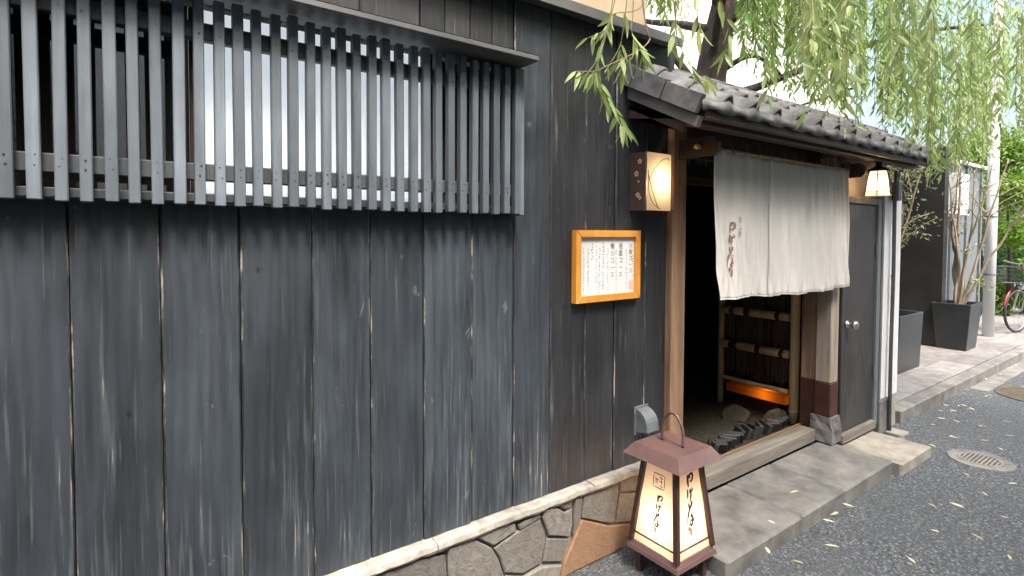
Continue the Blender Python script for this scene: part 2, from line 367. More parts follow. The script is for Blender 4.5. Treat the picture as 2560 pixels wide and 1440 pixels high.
# raised pavement beyond the white pillar, laid with slabs
walk = struct(box('pavement', (5.02, 16), (1.735, 6.0), (-.05, .088), M['concrete'], None, .004))
kerb = []
x = 5.0
for i in range(11):
    box('kerb_stone', (x+.002, x+.998), (1.62, 1.733), (-.05, .1), M['concrete'], walk, .008); x += 1
slab = MB().box((0, .594), (0, .294), (0, .012), .002).mesh('paving_slab', M['paver'], (.3, .15, 0))
for j in range(7):
    xx = 5.03 + (.3 if j % 2 else 0)
    for i in range(14):
        put('paving_slab', slab, (xx+.3, 1.74+j*.3+.15, .0885), walk); xx += .6
# concrete gutter strip at the foot of the kerb
for i in range(2, 5):
    g = box('gutter_slab', (5.1+i*.8, 5.895+i*.8), (1.47, 1.617), (-.03, .006+.002*(i % 2)), M['concrete'], walk, .003)

# ------------------------------------------------------------------ opposite side of the lane, behind the photographer
opp = thing('opposite_building', (-3, -2.6, 0), 'pale grey plastered building lining the far side of the lane', 'building')
box('wall', (-14, 9), (-6, -2.6), (0, 5.4), M['far_wall2'], opp, .01)
for i in range(6):
    for k in range(2):
        x0 = -12.6+i*3.6; z0 = .9+k*2.7
        w = box('window', (x0, x0+1.5), (-2.602, -2.56), (z0, z0+1.3), M['gunmetal'], opp, .004)
        box('pane', (x0+.06, x0+1.44), (-2.565, -2.55), (z0+.06, z0+1.24), M['glass'], w, 0)
box('shutter', (-.48, .75), (-2.602, -2.57), (0, 3.4), M['far_wall'], opp, .004)
pot_o = thing('potted_shrub', (-1.0, -2.2, 0), 'leafy shrub in a dark pot against the opposite building', 'shrub')

# ------------------------------------------------------------------ restaurant wall
rest = thing('restaurant_building', (0, 1.77, 0), 'black timber clad restaurant front on a flagstone base with cream upper wall', 'building')
XL = -2.6
back = box('wall_backing', (XL, 2.262), (1.80, 1.86), (.30, 1.5555), M['dark_wood'], rest, 0)
back_up = box('upper_wall_backing', (XL, 2.262), (1.80, 1.86), (2.19, 2.44), M['dark_wood'], rest, 0)
back_r = box('side_wall_backing', (1.262, 2.262), (1.865, 1.9), (.30, 2.44), M['dark_wood'], rest, 0)
J = [-.107-.2*k for k in range(12, 0, -1)]+[-.107, .087, .286, .494, .688, .887, 1.092, 1.293, 1.485, 1.692, 1.882, 2.096, 2.262]
pw = back
for a, b in zip(J[:-1], J[1:]):
    d = random.uniform(-.004, .004)
    tall = a >= 1.28
    bev = random.uniform(.003, .006)
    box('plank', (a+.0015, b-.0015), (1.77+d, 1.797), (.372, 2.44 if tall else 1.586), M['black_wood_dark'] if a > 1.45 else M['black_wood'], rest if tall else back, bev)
def wear_edges(o):
    o.data.materials.append(M['edge_wear'])
    for p_ in o.data.polygons:
        if abs(p_.normal.x) > .3 and abs(p_.normal.y) > .3: p_.material_index = 1
for o_ in [c_ for c_ in bpy.data.objects if c_.name.split('.')[0] == 'plank']: wear_edges(o_)
JU = [XL, -1.6, -1.4, -1.2, -1.0, -.82, -.6, -.4, -.2, 0, .2, .42, .66, .88, .98, 1.09, 1.19, 1.2915]
for a, b in zip(JU[:-1], JU[1:]):
    d = random.uniform(-.003, .003)
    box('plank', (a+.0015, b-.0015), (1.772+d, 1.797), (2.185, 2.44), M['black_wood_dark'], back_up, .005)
# return of the wall and coping
box('plank', (2.264, 2.335), (1.79, 1.90), (2.06, 2.44), M['black_wood'], rest, .003)
cop = box('coping', (XL, 2.27), (1.70, 1.95), (2.443, 2.468), M['coping'], rest, .004)
box('drip_edge', (XL, 2.273), (1.695, 1.702), (2.425, 2.47), M['coping'], cop, .002)
box('upper_wall', (XL, 2.05), (1.745, 1.95), (2.4705, 4.6), M['beige'], rest, .004)
box('eave_board', (XL-.1, 2.2), (1.45, 2.0), (4.602, 4.70), M['dark_beam'], rest, .004)
# flagstone base
base = box('stone_base', (XL, 2.262), (1.752, 1.80), (0, .338), M['mortar'], rest, 0)
ST = {'a': [(0.458, .332), (0.62, .332), (0.83, .332), (0.955, 0.31), (0.967, 0.165), (.75, .10), (.5, .15)],
'b': [(0.97, 0.328), (1.071, 0.333), (1.163, 0.263), (1.199, 0.2), (1.217, 0.13), (1.225, 0.06), (0.975, 0.155), (0.967, 0.284)],
'c': [(1.09, 0.333), (1.217, 0.334), (1.279, 0.324), (1.282, 0.296), (1.17, 0.27)],
'd': [(1.293, 0.313), (1.409, 0.331), (1.411, 0.313), (1.298, 0.294)],
'e': [(1.175, 0.256), (1.292, 0.286), (1.408, 0.305), (1.436, 0.216), (1.417, 0.111), (1.324, 0.098), (1.23, 0.136), (1.207, 0.203)],
'f': [(1.426, 0.332), (1.492, 0.328), (1.546, 0.289), (1.588, 0.294), (1.592, 0.226), (1.574, 0.173), (1.458, 0.216), (1.422, 0.304)],
'g': [(1.502, 0.331), (1.597, 0.331), (1.588, 0.303), (1.55, 0.297)],
'h': [(1.609, 0.333), (1.651, 0.328), (1.642, 0.235), (1.596, 0.17), (1.602, 0.281)],
'i': [(1.451, 0.203), (1.574, 0.161), (1.538, 0.073), (1.43, 0.11)],
'j': [(1.324, 0.085), (1.424, 0.093), (1.531, 0.06), (1.515, 0.009), (1.46, .004), (1.24, 0.006), (1.235, 0.122)],
'k': [(1.648, 0.224), (1.83, 0.137), (1.968, 0.105), (1.96, .004), (1.70, .004), (1.526, 0.005), (1.544, 0.061), (1.6, 0.148)],
'l': [(1.662, 0.325), (1.886, 0.328), (1.887, 0.284), (1.862, 0.147), (1.83, 0.148), (1.652, 0.232)],
'm': [(1.897, 0.328), (2.10, 0.332), (2.08, 0.234), (1.897, 0.281)],
'n': [(1.897, 0.273), (2.075, 0.227), (2.05, 0.093), (1.874, 0.138)],
'o': [(2.11, .33), (2.255, .33), (2.255, .17), (2.095, .2)], 'p': [(2.09, .19), (2.255, .16), (2.255, .004), (1.98, .004), (1.98, .1), (2.06, .085)],
'q': [(.985, .145), (1.22, .052), (1.225, .006), (.80, .004), (.78, .095)], 'r': [(.44, .33), (.48, .145), (.74, .09), (.76, .004), (.15, .004), (.1, .17), (.14, .33)]}
xx = .09
while xx > XL+.3:
    w = random.uniform(.25, .42); h = random.uniform(.12, .22)
    ST['u%.2f' % xx] = [(xx-w+.01, .33), (xx-.004, .33), (xx-.012, h), (xx-w+.012, h+.02)]
    ST['v%.2f' % xx] = [(xx-w+.012, h+.008), (xx-.012, h-.012), (xx-.02, .004), (xx-w+.01, .004)]; xx -= w
for k, poly in ST.items():
    MB().prism(poly, 1.733+random.uniform(-.004, .004), 1.753, .006, .005).build('stone', M['flag_orange'] if k == 'k' else M['flag'], base)
# uneven mortar cap along the top of the stones, in lengths
xx = XL
while xx < 2.26:
    e = min(2.26, xx+random.uniform(.22, .5)); n = max(2, int((e-xx)/.03))
    mb = MB(); rings = []
    for i in range(n+1):
        X = xx+(e-xx-.003)*i/n; a = random.uniform(-.0035, .0035); b = random.uniform(-.003, .003)
        rings.append([(X, 1.722+a, .339+b), (X, 1.716+a, .35), (X, 1.72+a, .368+b), (X, 1.736, .3735+b), (X, 1.799, .3712), (X, 1.799, .3385)])
    v = [p for r_ in rings for p in r_]; f = [(i*6+k, i*6+(k+1) % 6, (i+1)*6+(k+1) % 6, (i+1)*6+k) for i in range(n) for k in range(6)]
    f += [tuple(range(6)), tuple(n*6+k for k in reversed(range(6)))]
    mb.add(v, f).build('base_cap', M['cap'], rest); xx = e

# ------------------------------------------------------------------ window behind the lattice
win = box('window', (XL, 1.262), (1.90, 1.93), (1.555, 2.185), M['dark_wood'], rest, 0)
box('window_sill', (XL, 1.262), (1.799, 1.90), (1.556, 1.584), M['rail_wood'], win, 0)
box('window_head', (XL, 1.262), (1.80, 1.90), (2.14, 2.186), M['rail_wood'], win, .003)
box('jamb', (1.235, 1.262), (1.80, 1.90), (1.585, 2.139), M['rail_wood'], win, .002)
box('jamb', (.94, .965), (1.80, 1.90), (1.585, 2.139), M['dark_wood'], win, .002)
box('pane', (.165, .94), (1.79, 1.797), (1.60, 2.138), M['shoji'], win, 0)
for xx in (.165, .92):
    box('sash', (xx, xx+.02), (1.785, 1.83), (1.586, 2.138), M['dark_wood'], win, .002)
box('sash', (.187, .918), (1.776, 1.82), (1.587, 1.5995), M['pillar_white'], win, .002)
box('pane', (-.30, .16), (1.845, 1.852), (1.60, 2.138), M['glass'], win, 0)
box('pane', (-1.0, -.305), (1.87, 1.877), (1.60, 2.138), M['glass'], win, 0)
box('mullion', (.02, .05), (1.82, 1.86), (1.586, 2.139), M['dark_wood'], win, .002)
box('mullion', (-.32, -.29), (1.82, 1.86), (1.586, 2.139), M['dark_wood'], win, .002)
MB().box((.97, 1.234), (1.86, 1.87), (1.6, 2.138)).build('blind_panel', M['dark_wood'], win)
# the lattice
lat = thing('window_lattice', (.3, 1.72, 1.575), 'grey black vertical slat lattice over the restaurant window', 'lattice')
smesh = [MB().box((-w/2, w/2), (-.014, .014), (0, .56+dz), .0025).mesh('slat', M['slat_wood'], (0, 0, 0)) for w, dz in ((.0262, 0), (.0275, .004), (.0255, -.003))]
for i in range(-14, 31):
    X = -.21+i*.0487+random.uniform(-.0015, .0015)
    s = put('slat', smesh[i % 3], (X, 1.70+random.uniform(-.0015, .0015), 1.575+random.uniform(-.003, .003)), lat)
    s.rotation_euler = (0, R(random.uniform(-.25, .25)), 0)
box('rail', (-.92, 1.262), (1.7155, 1.745), (2.03, 2.078), M['rail_wood'], lat, .003)
box('rail', (-.92, 1.262), (1.7155, 1.745), (1.645, 1.692), M['rail_wood'], lat, .003)
box('rail', (-.92, 1.262), (1.7155, 1.768), (1.585, 1.61), M['rail_wood'], lat, .003)
box('side_board', (1.265, 1.285), (1.69, 1.768), (1.572, 2.139), M['slat_wood'], lat, .003)
for zz in (2.066, 2.04, 1.68, 1.655):
    mb = MB()
    for i in range(-14, 31):
        X = -.21+i*.0487+random.uniform(-.004, .004)
        mb.lathe([(.0022, 1.6848), (.0022, 1.687)], (X, 0, zz+random.uniform(-.004, .004)), 6, 'y')
    stuff(mb.build('nail_row', M['lantern_dark'], lat))
led = box('ledge', (-1.0, 1.285), (1.60, 1.771), (2.148, 2.168), M['coping'], rest, .003)
MB().add([(-1.0, 1.60, 2.1685), (1.285, 1.60, 2.1685), (1.285, 1.771, 2.1685), (-1.0, 1.771, 2.1685), (-1.0, 1.771, 2.19), (1.285, 1.771, 2.19)],
         [(0, 1, 5, 4), (0, 4, 3), (1, 2, 5), (0, 3, 2, 1), (2, 3, 4, 5)]).build('flashing', M['coping'], led)

# ------------------------------------------------------------------ stroke lettering
def catmull(pts, m=6): return [(p.x, p.y) for p in spline([(a, b, 0) for a, b in pts], m)]
def brush(mb, strokes, mapf, width):
    for st in strokes:
        wk = 1.0
        if isinstance(st, tuple): wk, st = st
        P = catmull(st) if len(st) > 2 else [(st[0][0]+(st[1][0]-st[0][0])*t/4, st[0][1]+(st[1][1]-st[0][1])*t/4) for t in range(5)]
        n = len(P); vv = []
        for i, (a, b) in enumerate(P):
            c, d = P[min(i+1, n-1)], P[max(i-1, 0)]; tx, ty = c[0]-d[0], c[1]-d[1]; L = math.hypot(tx, ty) or 1
            t = i/(n-1); w = width*wk*(.65+.35*math.sin(t*math.pi))*(1 if t < .75 else 1-(t-.75)*2.2)/2
            vv += [mapf(a-ty/L*w, b+tx/L*w), mapf(a+ty/L*w, b-tx/L*w)]
        mb.add(vv, [(2*i, 2*i+1, 2*i+3, 2*i+2) for i in range(n-1)])
# the house name, brushed top to bottom (unit square-ish coordinates, y down)
YA = [(1.2, [(.45, 0), (.43, .5), (.48, 1.0)]), [(.42, .42), (.62, .12), (.9, 0), (1.08, .12), (1.03, .42), (.84, .6), (.66, .5)], [(.6, .02), (.74, .36)]]
GE = [[(.34, 1.1), (.28, 1.86)], [(.52, 1.36), (.76, 1.36), (1.04, 1.2)], [(.64, 1.12), (.72, 1.6), (.55, 2.18)], (.7, [(.9, 1.06), (.94, 1.14)])]
NN = [[(.30, 2.2), (.42, 2.62), (.36, 2.7)], [(.42, 2.7), (.6, 2.45), (.74, 2.2), (.72, 2.4), (.44, 2.66), (.2, 3.1), (.06, 3.6), (.0, 4.0)]]
BO = [(.9, [(.52, 2.92), (.58, 3.0)]), (.9, [(.82, 2.92), (.88, 2.98)]), [(.5, 3.32), (.76, 3.2)], [(.55, 3.1), (.74, 3.45), (.86, 3.72)], [(.5, 3.55), (.34, 3.75), (.48, 3.96), (.7, 3.78), (.56, 3.56), (.44, 3.6)]]
RI = [(1.1, [(.2, 4.0), (.14, 4.36)]), (1.1, [(.42, 4.12), (.34, 4.82)])]
NAME = YA+GE+NN+BO+RI
GION = [[(.1, .1), (.2, .2)], [(0, .34), (.42, .24)], [(.16, .36), (.12, .85)], [(.3, .25), (.42, .6), (.62, .95)], [(.06, .6), (.3, .5)],
        [(.05, 1.4), (-.04, 2.3)], [(.08, 1.38), (.4, 1.32), (.42, 2.25)], [(.2, 1.6), (.16, 2.2)], [(.1, 1.8), (.34, 1.75)]]

# ------------------------------------------------------------------ framed menu
menu = thing('framed_menu', (1.81, 1.768, 1.195), 'orange wooden frame holding a handwritten white menu on the black boards', 'menu')
mx0, mx1, mz0, mz1, mw = 1.605, 2.022, 1.195, 1.518, .03
fy = (1.736, 1.766)
def mitre(name, pts): MB().prism(pts, fy[0], fy[1], .003, .003).build(name, M['frame_wood'], menu)
e = .0004
mitre('frame_rail', [(mx0+e, mz1), (mx1-e, mz1), (mx1-mw-e, mz1-mw), (mx0+mw+e, mz1-mw)])
mitre('frame_rail', [(mx0+e, mz0), (mx1-e, mz0), (mx1-mw-e, mz0+mw), (mx0+mw+e, mz0+mw)])
mitre('frame_rail', [(mx0, mz0+e), (mx0, mz1-e), (mx0+mw, mz1-mw-e), (mx0+mw, mz0+mw+e)])
mitre('frame_rail', [(mx1, mz0+e), (mx1, mz1-e), (mx1-mw, mz1-mw-e), (mx1-mw, mz0+mw+e)])
pap = box('paper', (mx0+.02, mx1-.02), (1.752, 1.757), (mz0+.02, mz1-.02), M['paper'], menu, 0)
def text_part(name, body, x, z, size, y, mat, parent, sx=1.0, rz=0):
    cu = bpy.data.curves.new(name, 'FONT'); cu.body = body; cu.size = size; cu.align_x = 'CENTER'
    t = bpy.data.objects.new(name, cu); COL.objects.link(t); bpy.context.view_layer.update()
    dg = bpy.context.evaluated_depsgraph_get(); me = bpy.data.meshes.new_from_object(t.evaluated_get(dg)); me.name = name
    bpy.data.objects.remove(t); me.materials.clear(); me.materials.append(mat)
    me.transform(Matrix.Diagonal((sx, 1, 1, 1))); me.transform(Matrix.Rotation(R(90), 4, 'X'))
    return put(name, me, (x, y, z), parent)
def column(body, x, ztop, size, mat, lead=1.1):
    for i, ch in enumerate(body):
        if ch != ' ': cols.append((ch, x+random.uniform(-.0015, .0015), ztop-size*lead*(i+.8), size, mat))
cols = []
column('八坂コース', 1.967, 1.46, .027, 'ink'); column('一 一', 1.985, 1.43, .012, 'ink_grey')
column('祇園コース', 1.90, 1.46, .030, 'ink'); column('鴨川コース', 1.845, 1.46, .030, 'ink')
def groups():
    d = {}
    for ch, x, z, s, m in cols: d.setdefault((round(x, 2), m), []).append((ch, x, z, s))
    return d
for (gx, m), L_ in groups().items():
    for ch, x, z, s in L_: text_part('lettering', ch, x, z, s, 1.7505, M[m], pap, .9)
# small running script between the course names, brushed too small to read
for cx, z0_, z1_, w_ in ((1.985, 1.40, 1.30, .0042), (1.94, 1.43, 1.245, .004), (1.87, 1.43, 1.235, .004), (1.815, 1.44, 1.24, .004), (1.785, 1.46, 1.25, .0055), (1.762, 1.44, 1.235, .005),
                         (1.742, 1.45, 1.25, .0035), (1.715, 1.46, 1.385, .006), (1.69, 1.44, 1.25, .0045), (1.662, 1.44, 1.24, .004)):
    mb = MB(); zz = z0_
    while zz > z1_:
        h = random.uniform(.006, .012); ww = w_*1.3
        st = [[(cx+random.uniform(-ww, ww), zz-random.uniform(0, h)) for _ in range(3)] for _ in range(2)]
        brush(mb, st, lambda a, b: (a, 1.7508+random.uniform(0, .0003), b), w_*.42); zz -= h+random.uniform(.001, .005)
    stuff(mb.build('script_column', M['ink_grey'], pap))
MB().add([(1.958, 1.7507, 1.235), (1.992, 1.7507, 1.235), (1.992, 1.7507, 1.282), (1.958, 1.7507, 1.282)], [(0, 1, 2, 3)]).build('seal', M['seal_pink'], pap)

# ------------------------------------------------------------------ wall lamp with cut flowers
wlamp = thing('wall_lamp', (2.08, 1.768, 1.61), 'lit wall lamp with brown side panel of cut out blossoms and wire scrolls', 'lamp')
lx0, lx1, lz0, lz1 = 1.975, 2.185, 1.612, 1.884
MB().box((lx0, lx0+.006), (1.672, 1.768), (lz0, lz1), .001).build('side_panel', M['lamp_brown'], wlamp)
box('top_cap', (lx0+.007, lx1-.03), (1.674, 1.768), (lz1-.006, lz1), M['lamp_brown'], wlamp, .001)
box('bottom_cap', (lx0+.007, lx1), (1.674, 1.768), (lz0, lz0+.006), M['lamp_brown'], wlamp, .001)
# bent paper shade: front, rounded far edge
prof = [(lx0+.006, 1.668)]+[(lx1-.045+.045*math.sin(t), 1.713-.045*math.cos(t)) for t in [R(a) for a in range(0, 91, 15)]]+[(lx1, 1.766)]
mb = MB(); n = len(prof)
mb.add([(a, b, lz0+.001) for a, b in prof]+[(a, b, lz1-.001) for a, b in prof], [(i, i+1, n+i+1, n+i) for i in range(n-1)])
sh = mb.build('shade', M['shade'], wlamp, smooth=True)
fl = MB()
def blossom(cy, cz, r, k=5):
    for i in range(k):
        t = 2*math.pi*i/k+.3; c = (cy+r*.62*math.cos(t), cz+r*.62*math.sin(t)) if k > 1 else (cy, cz)
        rr = r*.42 if k > 1 else r*.6
        fl.lathe([(rr, 1.9738), (rr*.8, 1.9722)], (0, c[0], c[1]), 8, 'x')
for cy, cz, r_, k_ in ((1.705, 1.842, .013, 5), (1.725, 1.785, .014, 5), (1.712, 1.748, .010, 1), (1.716, 1.685, .013, 5), (1.703, 1.672, .011, 4)): blossom(cy, cz, r_, k_)
fl.build('blossom_cutouts', M['shade'], wlamp)
wire = [(lx0+.02, 1.75), (lx0+.05, 1.80), (lx0+.10, 1.845), (lx0+.145, 1.862), (lx0+.165, 1.855)]
tube('wire_scroll', spline([(a, 1.6655, b) for a, b in wire]), .0016, M['lamp_brown'], wlamp, 5)
wire = [(lx0+.012, 1.80), (lx0+.018, 1.70), (lx0+.05, 1.645), (lx0+.10, 1.622)]
tube('wire_scroll', spline([(a, 1.6655, b) for a, b in wire]), .0016, M['lamp_brown'], wlamp, 5)
wire = [(lx0+.01, 1.79), (lx0+.04, 1.71), (lx0+.07, 1.65), (lx0+.085, 1.622)]
tube('wire_scroll', spline([(a, 1.6655, b) for a, b in wire]), .0016, M['lamp_brown'], wlamp, 5)
def bulb(name, loc, energy, col, parent, radius=.02):
    d = bpy.data.lights.new(name, 'POINT'); d.energy = energy; d.color = col; d.shadow_soft_size = radius
    o = bpy.data.objects.new(name, d); COL.objects.link(o); o.parent = parent; o.location = Vector(loc)-org(parent); return o
bulb('bulb', (2.085, 1.725, 1.755), .42, (1, .74, .45), wlamp)

# ------------------------------------------------------------------ vent hood low on the wall
vent = thing('vent_hood', (2.08, 1.768, .52), 'small curved grey metal vent hood low on the black boards', 'vent')
pr = [(1.768, .53), (1.768, .645)]+[(1.768-.075*math.sin(t), .57+.075*math.cos(t)) for t in [R(a) for a in range(15, 91, 15)]]+[(1.69, .545)]
n = len(pr); v = [(2.03, a, b) for a, b in pr]+[(2.115, a, b) for a, b in pr]
MB().add(v, [(i, (i+1) % n, n+(i+1) % n, n+i) for i in range(n)]+[tuple(range(n)), tuple(range(2*n-1, n-1, -1))]).build('hood', M['vent'], vent)
box('back_plate', (2.022, 2.123), (1.7605, 1.7695), (.515, .655), M['vent'], vent, .002)

# ================================================================== entrance gate
gate = thing('entrance_gate', (3.1, 1.75, .1), 'timber entrance gate under a small grey tiled roof', 'gate')
MB().box((2.264, 2.372), (1.735, 1.80), (.1, 2.06), .006).build('post', M['brown_post'], gate)
MB().box((2.377, 2.40), (1.76, 1.83), (.55, .72), .004).build('latch_block', M['brown_post'], gate)
MB().box((3.845, 3.955), (1.655, 1.755), (.50, 2.02), .006).build('post', M['grey_post'], gate)
MB().box((3.841, 3.958), (1.651, 1.759), (.268, .5), .006).build('post_wrap', M['red_band'], gate)
MB().box((3.862, 3.95), (1.757, 1.86), (.5, 2.0), .004).build('jamb', M['brown_post'], gate)
MB().box((3.859, 3.952), (1.7595, 1.862), (.12, .5), .004).build('jamb_wrap', M['red_band'], gate)
# rough foot stone
bm = bmesh.new(); bmesh.ops.create_cube(bm, size=1); bmesh.ops.subdivide_edges(bm, edges=bm.edges[:], cuts=3, use_grid_fill=True)
rs = random.Random(3)
for v_ in bm.verts:
    f_ = 1.12-.2*(v_.co.z+.5)
    v_.co = Vector((3.9+v_.co.x*.14*f_+rs.uniform(-.006, .006), 1.705+v_.co.y*.14*f_+rs.uniform(-.006, .006), .184+v_.co.z*.17+rs.uniform(-.004, .004)))
bm.verts.index_update(); mb = MB(); mb.add([v_.co for v_ in bm.verts], [[q.index for q in f_.verts] for f_ in bm.faces]); bm.free()
mb.build('foot_stone', M['concrete'], gate)
# beams
box('lintel', (2.263, 4.62), (1.70, 1.80), (2.065, 2.14), M['dark_beam'], gate, .004)
box('lintel', (2.377, 3.844), (1.74, 1.79), (1.90, 1.935), M['dark_beam'], gate, .003)
box('transom_board', (2.377, 3.844), (1.755, 1.775), (1.936, 2.064), M['dark_wood'], gate, 0)
box('eave_beam', (1.99, 4.76), (1.47, 1.54), (1.99, 2.03), M['dark_beam'], gate, .004)
for xx in (2.02, 2.32, 3.1, 3.90, 4.70):
    MB().add([(xx-.025, 1.40, 1.985), (xx+.025, 1.40, 1.985), (xx+.025, 1.9, 2.20), (xx-.025, 1.9, 2.20), (xx-.025, 1.40, 2.025), (xx+.025, 1.40, 2.025), (xx+.025, 1.9, 2.24), (xx-.025, 1.9, 2.24)],
             [(0, 1, 2, 3), (4, 7, 6, 5), (0, 4, 5, 1), (1, 5, 6, 2), (2, 6, 7, 3), (3, 7, 4, 0)]).build('rafter', M['dark_beam'], gate)
box('wall_plate', (3.96, 4.60), (1.68, 1.72), (1.765, 2.064), M['cream'], gate, .003)
box('strut', (3.875, 3.925), (1.62, 1.654), (1.98, 2.064), M['brown_post'], gate, .003)
MB().prism([(3.93, 1.985), (4.40, 1.985), (4.22, 1.92), (3.93, 1.90)], 1.60, 1.64).build('bracket_board', M['brown_post'], gate)
# noren brackets
for xx in (2.30, 3.935):
    MB().add([(xx, 1.733, 1.88), (xx, 1.53, 1.88), (xx, 1.51, 1.90), (xx, 1.51, 1.945), (xx, 1.54, 1.972), (xx, 1.733, 1.972)]+[(xx+.022, 1.733, 1.88), (xx+.022, 1.53, 1.88), (xx+.022, 1.51, 1.90), (xx+.022, 1.51, 1.945), (xx+.022, 1.54, 1.972), (xx+.022, 1.733, 1.972)],
             [(0, 1, 2, 3, 4, 5), (11, 10, 9, 8, 7, 6)]+[(i, i+6, (i+1) % 6+6, (i+1) % 6) for i in range(6)]).build('noren_bracket', M['dark_wood'], gate)
# tiled roof: boards, tiles, verge and ridge
EY, EZ, SL = 1.36, 2.045, R(27)
def rp(x, s, h): return (x, EY+s*math.cos(SL)-h*math.sin(SL), EZ+s*math.sin(SL)+h*math.cos(SL))
def slopebox(x0, x1, s0, s1, h0, h1):
    v = [rp(a, b, c) for a in (x0, x1) for b in (s0, s1) for c in (h0, h1)]
    return MB().add(v, [(0, 1, 3, 2), (4, 6, 7, 5), (0, 4, 5, 1), (2, 3, 7, 6), (0, 2, 6, 4), (1, 5, 7, 3)])
roof = slopebox(1.985, 4.785, .02, .68, -.035, -.012).build('roof', M['dark_beam'], gate)
MB().box((1.985, 4.79), (EY+.004, EY+.03), (1.985, 2.03), .003).build('fascia', M['dark_beam'], roof)
TW = .2035
def tile_mesh(front):
    n = 12; L_ = .27; top = []; 
    for i in range(n+1):
        t = i/n
        h = (.006-.016*math.sin(math.pi*t/.7)) if t < .7 else .006+.03*max(0.0, math.sin(math.pi*(t-.7)/.3))**.8
        top.append((t*(TW+.008), h))
    th = .014; mb = MB(); k = n+1
    ss = [0, .12, L_]
    rows_t = [[rp(x, s, h+.012-.004*j) for x, h in top] for j, s in enumerate(ss)]
    rows_b = [[rp(x, s, h+.012-.004*j-th) for x, h in top] for j, s in enumerate(ss)]
    v = [p for r_ in rows_t for p in r_]+[p for r_ in rows_b for p in r_]; m_ = 3*k
    f = []
    for j in range(2):
        for i in range(n):
            f.append((j*k+i, j*k+i+1, (j+1)*k+i+1, (j+1)*k+i)); f.append((m_+j*k+i, m_+(j+1)*k+i, m_+(j+1)*k+i+1, m_+j*k+i+1))
    for i in range(n): f.append((i, m_+i, m_+i+1, i+1)); f.append((2*k+i, 2*k+i+1, m_+2*k+i+1, m_+2*k+i))
    for j in range(2): f.append((j*k, (j+1)*k, m_+(j+1)*k, m_+j*k)); f.append((j*k+n, m_+j*k+n, m_+(j+1)*k+n, (j+1)*k+n))
    mb.add(v, f)
    if front:   # hanging lip of the eave tile, deeper at the roll
        a = [(x, EY-.004, rp(x, 0, h+.010)[2]) for x, h in top]
        b = [(x, EY-.012, EZ-.042+(.010 if .15 < i/n < .55 else 0)) for i, (x, h) in enumerate(top)]
        a2 = [(p[0], p[1]+.012, p[2]-.002) for p in a]; b2 = [(p[0], p[1]+.012, p[2]) for p in b]
        v = a+b+b2+a2; f = []
        for i in range(n):
            for q in range(4):
                f.append((q*k+i, q*k+i+1, ((q+1) % 4)*k+i+1, ((q+1) % 4)*k+i))
        f += [(0, k, 2*k, 3*k), (n, 3*k+n, 2*k+n, k+n)]; mb.add(v, f)
    o_ = rp(0, 0, 0); return mb.mesh('roof_tile', M['tile'], o_, True)
tm_f, tm = tile_mesh(True), tile_mesh(False)
for row in range(3):
    for i in range(14):
        p = rp(1.945+i*TW, row*.2, .012+row*.010+random.uniform(-.002, .002))
        t_ = put('roof_tile', tm_f if row == 0 else tm, p, roof); t_.rotation_euler = (R(random.uniform(-.4, .4)), R(random.uniform(-.5, .5)), R(random.uniform(-.4, .4)))
for s in range(3):
    slopebox(1.925, 1.953, -.005+s*.2, .2+s*.2, -.045, .034+s*.008).build('verge_tile', M['tile'], roof)
slopebox(1.956, 1.984, -.015, .58, -.098, -.052).build('barge_board', M['barge'], roof)
MB().add([rp(1.965, .05, -.14), rp(1.965, .45, -.14), (1.965, 1.765, 2.05), (1.965, 1.45, 1.995), rp(1.982, .05, -.14), rp(1.982, .45, -.14), (1.982, 1.765, 2.05), (1.982, 1.45, 1.995)],
         [(0, 1, 2, 3), (7, 6, 5, 4), (0, 4, 5, 1), (1, 5, 6, 2), (2, 6, 7, 3), (3, 7, 4, 0)]).build('gable_board', M['dark_beam'], roof)
# flat ridge courses
xx = 2.36; i = 0
while xx < 4.8:
    L_ = min(.42, 4.8-xx)
    box('ridge_tile', (xx+.002, xx+L_-.002), (1.855, 1.985), (2.33, 2.372), M['tile'], roof, .008)
    box('ridge_tile', (xx+.002, xx+L_-.002), (1.875, 1.965), (2.374, 2.405+random.uniform(0, .004)), M['tile'], roof, .014); xx += L_; i += 1
MB().add([(1.95, 1.985, 2.335), (4.8, 1.985, 2.335), (4.8, 2.5, 2.10), (1.95, 2.5, 2.10), (1.95, 1.985, 2.30), (4.8, 1.985, 2.30), (4.8, 2.5, 2.06), (1.95, 2.5, 2.06)],
         [(0, 1, 2, 3), (4, 7, 6, 5), (0, 4, 5, 1), (1, 5, 6, 2), (2, 6, 7, 3), (3, 7, 4, 0)]).build('back_slope', M['tile'], roof)

# sill and track
box('sill', (2.378, 3.83), (1.735, 1.835), (.0885, .172), M['sill'], gate, .004)
box('track', (2.378, 3.83), (1.8365, 1.848), (.12, .182), M['brass'], gate, .001)
